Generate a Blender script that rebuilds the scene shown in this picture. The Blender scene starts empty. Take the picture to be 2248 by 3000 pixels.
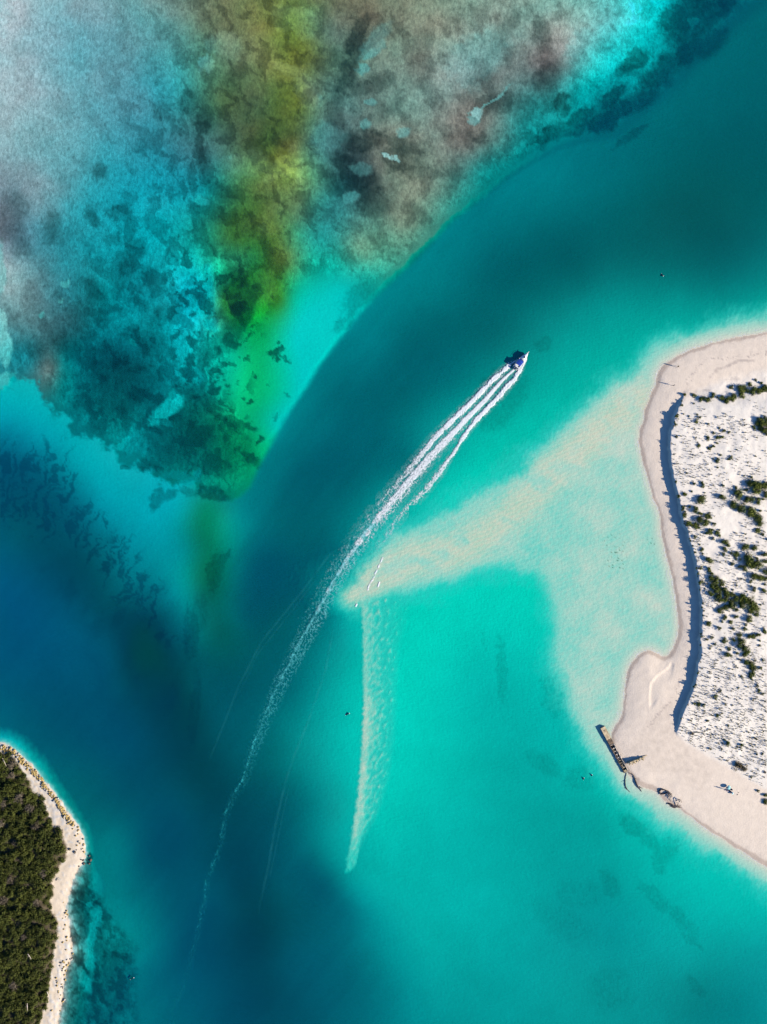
import bpy, bmesh, math, random
import numpy as np
from mathutils import Vector, Matrix

scene = bpy.context.scene
COL = scene.collection
R = math.radians

# ---------------------------------------------------------------- camera, sky, sun, exposure
cam_data = bpy.data.cameras.new('survey_camera')
cam = bpy.data.objects.new('survey_camera', cam_data); COL.objects.link(cam)
cam.location = (0, 0, 264.0)
cam_data.sensor_fit = 'VERTICAL'
cam_data.angle = 2 * math.atan(195.0 / 264.0)
cam_data.clip_start = 1.0; cam_data.clip_end = 6000.0
scene.camera = cam

SUN_EL, SUN_AZ = R(22), R(106.5)            # low sun, a little south of east
world = bpy.data.worlds.new('World'); scene.world = world; world.use_nodes = True
_n = world.node_tree.nodes
_sky = _n.new('ShaderNodeTexSky'); _sky.sky_type = 'NISHITA'; _sky.sun_disc = False
_sky.sun_elevation = SUN_EL; _sky.sun_rotation = SUN_AZ
world.node_tree.links.new(_sky.outputs[0], _n['Background'].inputs[0])
_sky.air_density = 1.0; _sky.dust_density = 0.0; _sky.ozone_density = 10.0
_n['Background'].inputs[1].default_value = 0.08
sun_data = bpy.data.lights.new('sun', 'SUN'); sun_data.energy = 5.0; sun_data.angle = R(0.53); sun_data.color = (1, .915, .79)
sun = bpy.data.objects.new('sun', sun_data); COL.objects.link(sun)
_d = Vector((math.sin(SUN_AZ) * math.cos(SUN_EL), math.cos(SUN_AZ) * math.cos(SUN_EL), math.sin(SUN_EL)))
sun.rotation_euler = _d.to_track_quat('Z', 'Y').to_euler(); sun.location = _d * 500

vs = scene.view_settings
vs.view_transform = 'Standard'; vs.look = 'None'; vs.gamma = 1.0; vs.use_curve_mapping = False
vs.exposure = 1.02
cy = scene.cycles
cy.use_denoising = True
cy.max_bounces = 4; cy.diffuse_bounces = 0; cy.glossy_bounces = 1; cy.use_adaptive_sampling = True; cy.adaptive_threshold = .02; cy.transparent_max_bounces = 12; cy.volume_bounces = 0
cy.caustics_reflective = False; cy.caustics_refractive = False

# ---------------------------------------------------------------- map of the place
# survey units: 1 unit = 0.13 m, x to the right, y downwards, origin at the north-west corner of the survey
M = 0.13
CX, CY = 1124.0, 1500.0
CAM_H = 264.0
OPT = 9.0                                   # optical depth units per metre of water

def lin(c):
    c = np.asarray(c, float) / 255.0
    return np.where(c < .04045, c / 12.92, ((c + .055) / 1.055) ** 2.4)

_ANG = np.random.RandomState(7).rand(512 * 512).astype(np.float32) * 6.2831853
_GC, _GS = np.cos(_ANG), np.sin(_ANG)

def gnoise(x, y, seed):
    """gradient noise, about -1..1"""
    x = x + seed * 37.37; y = y + seed * 91.73
    ix = np.floor(x).astype(np.int32); iy = np.floor(y).astype(np.int32)
    dx = (x - ix).astype(np.float32); dy = (y - iy).astype(np.float32)
    fx = dx * dx * (3 - 2 * dx); fy = dy * dy * (3 - 2 * dy)
    x0 = ix & 511; x1 = (ix + 1) & 511; y0 = (iy & 511) << 9; y1 = ((iy + 1) & 511) << 9
    k = y0 + x0; a = _GC[k] * dx + _GS[k] * dy
    k = y0 + x1; b = _GC[k] * (dx - 1) + _GS[k] * dy
    k = y1 + x0; c = _GC[k] * dx + _GS[k] * (dy - 1)
    k = y1 + x1; d = _GC[k] * (dx - 1) + _GS[k] * (dy - 1)
    a += (b - a) * fx; c += (d - c) * fx
    return (a + (c - a) * fy) * 1.55

def fbm(x, y, scale, octs=4, seed=0, ang=0.0, stretch=1.0, gain=.5):
    """noise in about -1..1; features of size `scale`, drawn out `stretch` times along direction `ang` (radians)"""
    ca, sa = math.cos(ang), math.sin(ang)
    u = (x * ca + y * sa) / (scale * stretch); v = (-x * sa + y * ca) / scale
    s = 0; amp = 1.0; tot = 0
    for o in range(octs):
        s = s + amp * gnoise(u + 17.3 * o, v - 9.1 * o, seed + o)
        tot += amp; amp *= gain; u, v = u * 1.96 + v * .35, v * 1.96 - u * .35
    return s / (tot * .55)

def sstep(a, b, x):
    t = np.clip((x - a) / (b - a), 0, 1)
    return t * t * (3 - 2 * t)

def mix(a, b, t):
    if np.ndim(a) == np.ndim(t) + 1 or np.ndim(b) == np.ndim(t) + 1:
        t = t[..., None]
    return a + (b - a) * t

def seg_dist(x, y, pts, closed):
    """distance to a polyline, and (if closed) whether inside"""
    n = len(pts); d = np.full(x.shape, 1e9, np.float32); ins = np.zeros(x.shape, bool)
    for i in range(n if closed else n - 1):
        x0, y0 = pts[i]; x1, y1 = pts[(i + 1) % n]
        dx, dy = x1 - x0, y1 - y0; L = dx * dx + dy * dy + 1e-9
        t = np.clip(((x - x0) * dx + (y - y0) * dy) / L, 0, 1)
        d = np.minimum(d, (x - x0 - t * dx) ** 2 + (y - y0 - t * dy) ** 2)
        if closed:
            c = ((y0 > y) != (y1 > y))
            if c.any():
                ins ^= c & (x < dx * (y - y0) / (dy if abs(dy) > 1e-9 else 1e-9) + x0)
    return np.sqrt(d), ins

def sdf(x, y, pts, reach=1e9):
    """signed distance to a polygon, positive inside; -reach where farther than `reach` from its box"""
    p = np.array(pts, float)
    if reach > 1e8:
        d, i = seg_dist(x, y, pts, True)
        return np.where(i, d, -d)
    out = np.full(x.shape, -reach, np.float32)
    m = (x > p[:, 0].min() - reach) & (x < p[:, 0].max() + reach) & (y > p[:, 1].min() - reach) & (y < p[:, 1].max() + reach)
    if m.any():
        d, i = seg_dist(x[m], y[m], pts, True)
        out[m] = np.maximum(np.where(i, d, -d), -reach)
    return out

class Lattice:
    """distances are worked out on a coarse lattice and read bilinearly at the survey positions"""
    def __init__(self, X, Y, step=8.0):
        self.gx = np.arange(-400, 2660, step); self.gy = np.arange(-400, 3420, step)
        self.GX, self.GY = np.meshgrid(self.gx, self.gy)
        x = np.clip((X - self.gx[0]) / step, 0, len(self.gx) - 1.001); y = np.clip((Y - self.gy[0]) / step, 0, len(self.gy) - 1.001)
        self.ix = x.astype(np.int32); self.iy = y.astype(np.int32)
        self.fx = (x - self.ix).astype(np.float32); self.fy = (y - self.iy).astype(np.float32)
    def read(self, f):
        ix, iy, fx, fy = self.ix, self.iy, self.fx, self.fy
        return (f[iy, ix] * (1 - fx) + f[iy, ix + 1] * fx) * (1 - fy) + (f[iy + 1, ix] * (1 - fx) + f[iy + 1, ix + 1] * fx) * fy
    def sdf(self, pts, reach=1e9):
        return self.read(sdf(self.GX, self.GY, pts, reach))
    def line(self, pts):
        p = np.array(pts); m = (self.GX > p[:, 0].min() - 260) & (self.GX < p[:, 0].max() + 260) & (self.GY > p[:, 1].min() - 260) & (self.GY < p[:, 1].max() + 260)
        f = np.full(self.GX.shape, 260.0, np.float32); f[m] = np.minimum(seg_dist(self.GX[m], self.GY[m], pts, False)[0], 260)
        return self.read(f)

def smooth_line(pts, n=4):
    """Catmull-Rom through the points"""
    p = np.array(pts, float); q = []
    for i in range(len(p) - 1):
        a, b = p[max(i - 1, 0)], p[i]; c, d = p[i + 1], p[min(i + 2, len(p) - 1)]
        for k in range(n):
            t = k / n
            q.append(.5 * (2 * b + (c - a) * t + (2 * a - 5 * b + 4 * c - d) * t * t + (3 * b - a - 3 * c + d) * t ** 3))
    q.append(p[-1])
    return [tuple(v) for v in q]

# water: how strongly light from the bed comes through u optical units, and the light the water itself scatters
LU = np.array([0, .1, .3, .6, 1, 1.6, 2.4, 3.5, 5, 7, 10, 14])
LG = np.array([[.72, .735, .76], [.4451, .6951, .7193], [.1896, .6675, .6921], [.0563, .6304, .6554], [.0126, .5821, .6074],
               [.0016, .5163, .5418], [2e-4, .4427, .4573], [1e-4, .361, .3757], [1e-4, .2706, .2874], [1e-4, .1838, .202],
               [1e-4, .1025, .1185], [1e-4, .0483, .0598]]) * 1.67
LO = np.array([[.001, .002, .004], [.001, .0022, .0044], [.001, .003, .0067], [.0009, .0041, .0094], [.0008, .0056, .0132],
               [.0008, .0076, .0177], [.0008, .0097, .0233], [.0009, .0124, .0297], [.0009, .0155, .0373], [.0009, .0188, .0453],
               [.001, .0222, .0531], [.0011, .0246, .059]]) * 1.67
def water_lut(u):
    g = np.stack([np.interp(u, LU, LG[:, k]) for k in range(3)], -1)
    o = np.stack([np.interp(u, LU, LO[:, k]) for k in range(3)], -1)
    return g, o

SAND = np.array([.60, .555, .485])
def solve_bed(col, u=None):
    """depth and bed colour that show the sounding's colour under the water"""
    c = lin(col)
    if u is None:
        best = None
        for uu in np.linspace(.8, 12, 113):
            g, o = water_lut(uu)
            for a in np.linspace(.12, 1.0, 23):
                p = g * a * SAND + o
                e = abs(math.sqrt(p[1]) - math.sqrt(c[1])) + abs(math.sqrt(p[2]) - math.sqrt(c[2])) + .03 * abs(a - .75)
                if best is None or e < best[0]:
                    best = (e, uu)
        u = best[1]
    g, o = water_lut(u)
    A = np.clip((c - o) / g, .015, .72)
    if u > .8:                              # red says nothing under that much water
        r = .5 * (A[1] + A[2]) * 1.08
        w = min(1, (u - .8) / .6)
        A[0] = A[0] * (1 - w) + min(r, .7) * w
    return u, A

def rbf_field(pts, vals, qx, qy, c=55.0, lam=4.0):
    """multiquadric surface through the soundings (vals: n x k), evaluated at the query points"""
    p = np.array(pts, float); v = np.array(vals, float); n = len(p)
    r = np.sqrt(((p[:, None] - p[None]) ** 2).sum(-1) + c * c) / 100
    A = np.zeros((n + 1, n + 1)); A[:n, :n] = -r + np.eye(n) * lam / 100; A[:n, n] = A[n, :n] = 1
    w = np.linalg.solve(A, np.vstack([v, np.zeros((1, v.shape[1]))]))
    out = np.zeros((qx.size, v.shape[1])) + w[n]
    fx, fy = qx.ravel(), qy.ravel()
    for i in range(n):
        out -= (np.sqrt((fx - p[i, 0]) ** 2 + (fy - p[i, 1]) ** 2 + c * c) / 100)[:, None] * w[i]
    return np.clip(out, v.min(0), v.max(0)).reshape(qx.shape + (-1,))

def coarse_eval(pts, vals, X, Y, step=14.0, **kw):
    """rbf_field on a coarse lattice of the survey, read bilinearly (positions outside take the edge value)"""
    gx = np.arange(-28, 2290, step); gy = np.arange(-28, 3040, step)
    f = rbf_field(pts, vals, *np.meshgrid(gx, gy), **kw)
    x = np.clip((X - gx[0]) / step, 0, len(gx) - 1.001); y = np.clip((Y - gy[0]) / step, 0, len(gy) - 1.001)
    ix = x.astype(int); iy = y.astype(int); fx = (x - ix)[..., None]; fy = (y - iy)[..., None]
    return (f[iy, ix] * (1 - fx) + f[iy, ix + 1] * fx) * (1 - fy) + (f[iy + 1, ix] * (1 - fx) + f[iy + 1, ix + 1] * fx) * fy

# ---- soundings outside the reef: (x, y, colour seen through the water)
DEEP = """2240 60 0 95 105;2100 200 0 98 108;1950 330 0 100 110;2200 400 0 85 95;1800 500 0 105 115;1600 520 0 122 132;1480 620 0 115 125
1650 680 0 92 102;1900 600 0 88 95;2100 600 0 82 88;2240 550 0 86 93;2240 750 0 105 110;2100 800 0 100 105;1900 760 0 98 103;1700 800 0 95 102
1500 800 0 88 98;1350 760 0 112 122;1250 850 0 120 128;1330 950 0 96 106;1200 1000 0 95 107;1080 1020 0 118 130;1000 1150 0 100 114;1150 1150 0 93 106
1300 1100 0 102 113;1450 1000 0 103 110;1600 950 0 130 131;1750 880 0 134 134;1900 880 0 138 136;2050 880 0 136 134;2200 880 0 142 138;2248 930 10 165 152
2000 960 0 165 155;1850 1000 0 165 155;1700 1050 0 162 153;1600 1150 0 168 157;1500 1130 0 152 146;1450 1250 0 175 162;1400 1350 0 188 172
1330 1440 0 198 180;1600 1260 0 182 166;1750 1130 0 172 158;1250 1300 0 140 142;1100 1250 0 97 111;900 1250 0 112 126;850 1400 0 94 111;1000 1400 0 91 107
1200 1350 0 112 120;1230 1450 0 172 163;1130 1530 0 160 158;1060 1640 0 150 150
800 1550 0 96 111;900 1600 0 89 104;1000 1650 0 103 117;730 1600 0 102 118;700 1800 0 86 102;800 1800 0 84 99;900 1800 0 95 108;960 1800 0 115 125
1000 1850 0 150 152;1030 1800 0 175 168;1010 2000 0 172 165;900 2000 0 122 129;850 2000 0 100 112;750 2000 0 86 101;650 2000 0 78 95;600 2100 0 72 88
700 2200 0 86 101;800 2200 0 103 111;900 2200 0 140 142;1000 2150 0 180 172;1030 2300 0 178 170;950 2350 0 137 141;850 2350 0 94 107;980 2470 0 152 153
900 2520 0 96 112;960 2580 0 95 112;930 2680 0 86 104;1030 2650 0 120 132;1100 2700 0 145 150;1150 2620 0 170 166;1050 2850 0 103 117;1150 2900 0 130 138
1300 2900 0 152 153;850 2600 0 84 102;850 2800 0 82 104;790 2900 0 66 88;700 2600 0 62 84;750 2750 0 58 80;620 2500 0 70 92;600 2350 0 66 85
500 2400 0 76 104;400 2300 0 77 102;310 2350 0 86 104;250 2250 0 87 108;400 2500 0 88 110;500 2600 0 84 108;400 2650 0 108 121;330 2480 0 112 122
350 2750 0 125 130;400 2850 0 110 125;450 2950 0 100 118;550 2800 0 80 108;600 2900 0 84 110;700 2950 0 70 95;620 2650 0 78 104;520 2720 0 84 110
0 1720 0 86 128;50 1800 0 82 124;100 2000 0 82 116;40 2080 0 88 116;200 2050 0 78 110;200 1850 0 85 121;150 1600 0 74 98;50 1550 0 82 104
250 1650 0 71 92;300 1780 0 70 92;360 1950 0 66 88;450 2000 0 58 80;500 1900 0 62 82;450 1800 0 66 88;550 2200 0 60 80;450 2150 0 66 92
350 2150 0 76 108;300 1950 0 82 114;180 2180 0 84 110;520 2050 0 58 78;570 2280 0 62 80
0 1150 0 170 180;100 1200 0 168 180;0 1240 0 140 162;180 1250 0 166 178;270 1350 0 166 178;360 1450 0 158 173;300 1500 0 140 160;420 1550 0 150 166
460 1650 0 138 150;500 1750 0 126 140;540 1850 0 100 116;0 1350 0 88 120;100 1350 0 105 132;80 1450 0 77 105;200 1480 0 92 118;550 1480 0 160 165
400 1640 0 130 148;420 1740 0 100 120;540 1620 0 140 146;590 1568 6 108 86;600 1660 10 110 85;620 1720 8 92 78;650 1540 0 150 130;690 1500 0 130 135;640 1840 0 88 88;570 1750 0 118 118
590 1490 6 128 100;600 1960 0 78 92;570 2000 0 82 96;700 1690 0 95 110
1150 1750 0 195 178;1350 1750 0 205 186;1300 1900 0 202 185;1450 1700 0 206 186;1600 1650 0 206 182;1500 1900 0 190 178;1600 1900 0 196 181;1400 2000 0 180 172
1250 2050 0 200 185;1150 2000 0 205 187;1500 2050 0 175 168;1650 2100 0 176 169;1300 2200 0 190 178;1500 2250 0 165 160;1700 2250 0 178 170;1150 2300 0 195 181
1200 2450 0 180 172;1400 2450 0 170 165;1600 2450 0 156 153;1750 2400 0 160 155;1800 2330 0 182 170;1950 2450 0 190 178;2100 2550 0 190 178;2200 2650 0 185 175
1900 2600 0 165 160;2100 2700 0 170 165;2240 2800 0 150 152;2000 2800 0 155 155;1800 2700 0 146 149;1650 2750 0 150 152;1500 2650 0 165 162;1350 2650 0 172 168
1250 2750 0 165 162;1500 2850 0 156 156;1700 2900 0 150 150;1900 2950 0 140 142;2150 2950 0 124 130;2240 2950 0 136 141;2050 2900 0 128 131;1100 2400 0 190 178;1050 2560 0 160 158"""

# ---- soundings on the reef flat: (x, y, colour, optical depth); north-west greys have surface glitter painted in
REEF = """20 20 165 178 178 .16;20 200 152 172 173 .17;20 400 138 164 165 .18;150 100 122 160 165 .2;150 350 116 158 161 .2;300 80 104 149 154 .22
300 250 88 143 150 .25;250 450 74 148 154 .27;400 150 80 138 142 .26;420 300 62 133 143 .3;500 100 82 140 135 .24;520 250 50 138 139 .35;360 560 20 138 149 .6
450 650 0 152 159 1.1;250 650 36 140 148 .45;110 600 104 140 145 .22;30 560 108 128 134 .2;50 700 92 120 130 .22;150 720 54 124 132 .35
600 80 92 108 86 .2;620 200 76 122 96 .25;650 300 66 93 62 .22;750 150 112 126 82 .2;850 60 96 108 50 .2;900 150 92 102 50 .2;870 300 88 103 42 .2
800 400 64 88 40 .24;720 420 62 88 60 .25;860 430 76 86 30 .22;640 450 56 108 100 .3;560 450 45 108 114 .33;600 560 18 130 131 .6
720 560 68 108 60 .24;860 500 116 142 70 .22;680 680 46 96 36 .3;800 680 76 102 36 .26;820 760 74 106 36 .3;920 450 72 123 105 .27
950 600 42 124 116 .36;930 700 36 138 126 .42;1000 200 86 113 96 .25;1050 60 102 104 86 .22;1000 420 58 88 88 .27;1050 520 44 70 74 .27
1100 400 106 123 110 .22;1200 150 117 133 116 .2;1300 100 127 139 121 .19;1350 200 130 148 140 .19;1400 300 116 118 109 .2;1250 350 111 128 116 .2
1150 500 106 123 106 .22;1250 550 116 128 110 .21;1200 650 106 128 107 .23;1350 450 92 108 100 .22;1450 420 76 118 110 .28;1500 150 112 128 120 .21
1600 200 102 108 105 .21;1550 60 122 144 131 .2;1700 50 124 163 151 .2;1700 150 130 173 165 .2;1800 80 86 185 180 .32;1900 50 0 206 200 1.2
1850 150 14 196 190 .8;1750 220 0 172 167 1.1;1650 320 24 144 140 .6;1550 400 16 130 128 .8;1450 500 12 124 120 .8;1350 600 34 138 125 .5
2000 120 0 105 110 3;1950 220 0 112 118 3;1850 280 0 114 119 3;1750 320 0 120 123 2.6;2100 60 0 100 108 3.6;2160 5 0 96 105 4;1985 30 0 140 143 2.2;1650 395 0 124 127 2.4;1560 440 0 126 127 2;1920 130 0 150 150 1.8;1800 240 0 140 142 1.8;1700 300 0 135 135 1.6
760 300 72 88 60 .24;700 150 90 104 78 .22;930 250 84 110 88 .25;950 100 84 110 90 .25;790 560 76 102 58 .26;905 620 58 118 98 .32;760 760 36 108 56 .35;690 780 34 112 78 .42;870 700 56 138 102 .45;850 830 34 152 96 .6;865 880 8 190 152 1.2;640 380 58 98 84 .27;700 620 50 98 52 .3;930 340 78 112 92 .26
1100 680 90 138 116 .26;1050 730 92 143 116 .26;1150 780 56 150 126 .4;980 800 16 172 152 .8
880 950 0 208 195 1.5;950 900 0 205 192 1.5;880 1100 0 201 188 1.8;820 1250 0 196 182 2;1000 850 0 198 185 1.6;1080 840 16 166 150 .9;940 1000 0 208 195 1.6;860 1000 0 206 190 1.6
820 880 58 130 38 .45;790 900 40 142 44 .5;770 1000 6 170 98 .9;740 1080 0 178 108 1.2;745 1180 0 176 112 1.3;690 1060 0 172 128 1.4;660 880 30 98 34 .45;620 1000 0 152 136 1.4
720 970 4 120 70 .9;700 1150 0 178 120 1.4;790 1150 0 190 130 1.5;770 1300 0 180 120 1.6
30 800 140 162 160 .18;100 850 84 128 130 .24;200 850 36 118 125 .4;300 850 12 124 128 .7;400 850 0 120 128 1.2
500 850 0 134 140 1.3;600 850 0 158 160 1.3;650 800 14 128 90 .6;100 950 72 108 110 .26;200 950 44 99 105 .34;300 950 0 108 115 1;400 950 0 124 130 1.3
500 950 0 130 135 1.4;580 950 0 150 151 1.4;100 1060 34 112 117 .4;135 1075 90 108 105 .22;200 1050 0 108 112 1.2;300 1050 0 86 96 1.5;400 1050 0 86 96 1.6
480 1050 0 130 135 1.5;550 1050 0 124 126 1.5;200 1150 0 108 110 1.5;300 1180 0 95 100 1.7;400 1150 0 90 96 1.7;480 1180 0 100 105 1.7
250 1250 0 110 115 1.9;350 1250 0 108 108 1.9;400 1290 0 125 128 1.9;500 1250 0 95 98 1.9;550 1200 0 95 92 1.8;620 1150 0 112 102 1.6
650 1280 0 112 84 1.5;600 1350 0 108 96 1.8;500 1350 0 96 96 2;680 1350 0 124 88 1.6;650 1420 0 124 100 1.8;560 1400 0 126 116 2"""

def parse(s):
    return [tuple(float(v) for v in t.split()) for ln in s.splitlines() for t in ln.split(';') if t.strip()]

# ---- outlines
REEF_EDGE = [(-400, -400), (2600, -400), (2330, -60), (2209, 27), (2141, 88), (2026, 197), (1938, 292), (1802, 400), (1700, 412), (1626, 432), (1544, 478), (1476, 524), (1409, 578), (1327, 639),
             (1280, 687), (1219, 752), (1124, 840), (1058, 908), (1003, 976), (936, 1057), (902, 1118), (847, 1199), (780, 1315), (746, 1376), (728, 1424), (678, 1470), (658, 1462), (583, 1441), (563, 1414),
             (488, 1401), (454, 1401), (434, 1387), (400, 1347), (346, 1360), (332, 1320), (292, 1299), (244, 1272), (203, 1290), (203, 1218), (163, 1218), (142, 1184), (102, 1116), (41, 1116), (0, 1150), (-400, 1180)]
COAST_E = [(2248, 974), (2150, 991), (2066, 1012), (2004, 1034), (1965, 1056), (1941, 1075), (1924, 1104), (1922, 1128), (1908, 1159), (1893, 1197), (1884, 1238), (1874, 1257), (1873, 1285), (1876, 1310),
           (1886, 1358), (1900, 1406), (1915, 1459), (1929, 1490), (1937, 1526), (1938, 1557), (1948, 1610), (1963, 1663), (1975, 1718), (1984, 1778), (1989, 1835), (1984, 1869), (1975, 1896), (1958, 1918),
           (1942, 1924), (1930, 1917), (1910, 1908), (1886, 1909), (1867, 1924), (1850, 1946), (1839, 1968), (1832, 2029), (1822, 2097), (1797, 2137), (1790, 2165), (1812, 2215), (1838, 2262), (1862, 2291),
           (1874, 2302), (1910, 2314), (1931, 2326), (1953, 2350), (1994, 2370), (2054, 2416), (2102, 2447), (2138, 2471), (2198, 2509), (2248, 2540)]
LAND_E = [(6500, 700), (2700, 905), (2420, 945)] + smooth_line(COAST_E, 3) + [(2400, 2640), (2700, 2800), (6500, 3400)]
SCARP = [(2004, 1152), (1994, 1173), (1980, 1204), (1968, 1245), (1963, 1264), (1960, 1298), (1963, 1346), (1970, 1389), (1975, 1418), (1984, 1449), (1992, 1480), (1994, 1514), (2006, 1545), (2013, 1564),
         (2020, 1593), (2033, 1629), (2037, 1665), (2044, 1699), (2049, 1732), (2052, 1766), (2055, 1802), (2053, 1845), (2049, 1874), (2051, 1924), (2042, 1939), (2040, 1975), (2028, 2013), (2018, 2047),
         (2004, 2073), (1994, 2104), (1984, 2131), (1980, 2148)]
FLAT = [(1037, 1744), (1080, 1682), (1130, 1612), (1170, 1576), (1260, 1532), (1327, 1491), (1420, 1440), (1504, 1394), (1599, 1313), (1666, 1252), (1721, 1209), (1802, 1128), (1883, 1078), (1924, 1041), (2026, 1006),
        (2141, 972), (2248, 951), (2700, 880), (6500, 640), (6500, 3480), (2700, 2850), (2248, 2569), (2175, 2521), (2073, 2460), (1972, 2399), (1877, 2352), (1829, 2304), (1795, 2255), (1755, 2208), (1714, 2151), (1673, 2063), (1646, 1975),
        (1633, 1907), (1639, 1839), (1626, 1771), (1608, 1715), (1575, 1668), (1500, 1650), (1409, 1663), (1330, 1690), (1250, 1712), (1170, 1714), (1100, 1722)]
BAR = [(1056, 1745), (1062, 1850), (1063, 1950), (1065, 2050), (1060, 2150), (1055, 2250), (1045, 2350), (1030, 2450), (1010, 2560), (1040, 2540), (1075, 2460), (1120, 2380), (1150, 2280), (1165, 2180), (1172, 2080),
       (1175, 1980), (1185, 1880), (1220, 1800), (1260, 1735), (1170, 1716), (1100, 1722)]
COAST_W = [(0, 2176), (15, 2178), (35, 2190), (55, 2206), (80, 2230), (105, 2255), (130, 2288), (155, 2318), (180, 2350), (200, 2378), (218, 2402), (232, 2424), (244, 2450), (250, 2475), (250, 2500),
           (243, 2525), (230, 2545), (222, 2560), (212, 2590), (204, 2615), (196, 2640), (196, 2670), (203, 2700), (205, 2725), (210, 2760), (212, 2790), (206, 2815), (196, 2840), (190, 2870), (186, 2900), (185, 2930), (178, 2955), (172, 2990), (170, 3000)]
LAND_W = [(-4000, 1900), (-300, 2120)] + smooth_line(COAST_W, 3) + [(160, 3100), (-100, 3500), (-4000, 4200)]
WOODS_EDGE = [(-400, 2170), (0, 2196), (20, 2205), (45, 2215), (62, 2245), (80, 2275), (92, 2290), (100, 2320), (118, 2325), (132, 2335), (135, 2358), (142, 2375), (152, 2400), (160, 2420), (172, 2422), (186, 2430),
              (188, 2455), (196, 2470), (202, 2492), (196, 2515), (178, 2540), (165, 2560), (157, 2590), (160, 2625), (150, 2640), (155, 2665), (170, 2690), (176, 2720), (172, 2745), (165, 2770), (160, 2800),
              (158, 2830), (150, 2860), (147, 2890), (140, 2920), (143, 2945), (125, 2970), (118, 3000), (100, 3200), (-400, 3600)]

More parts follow.
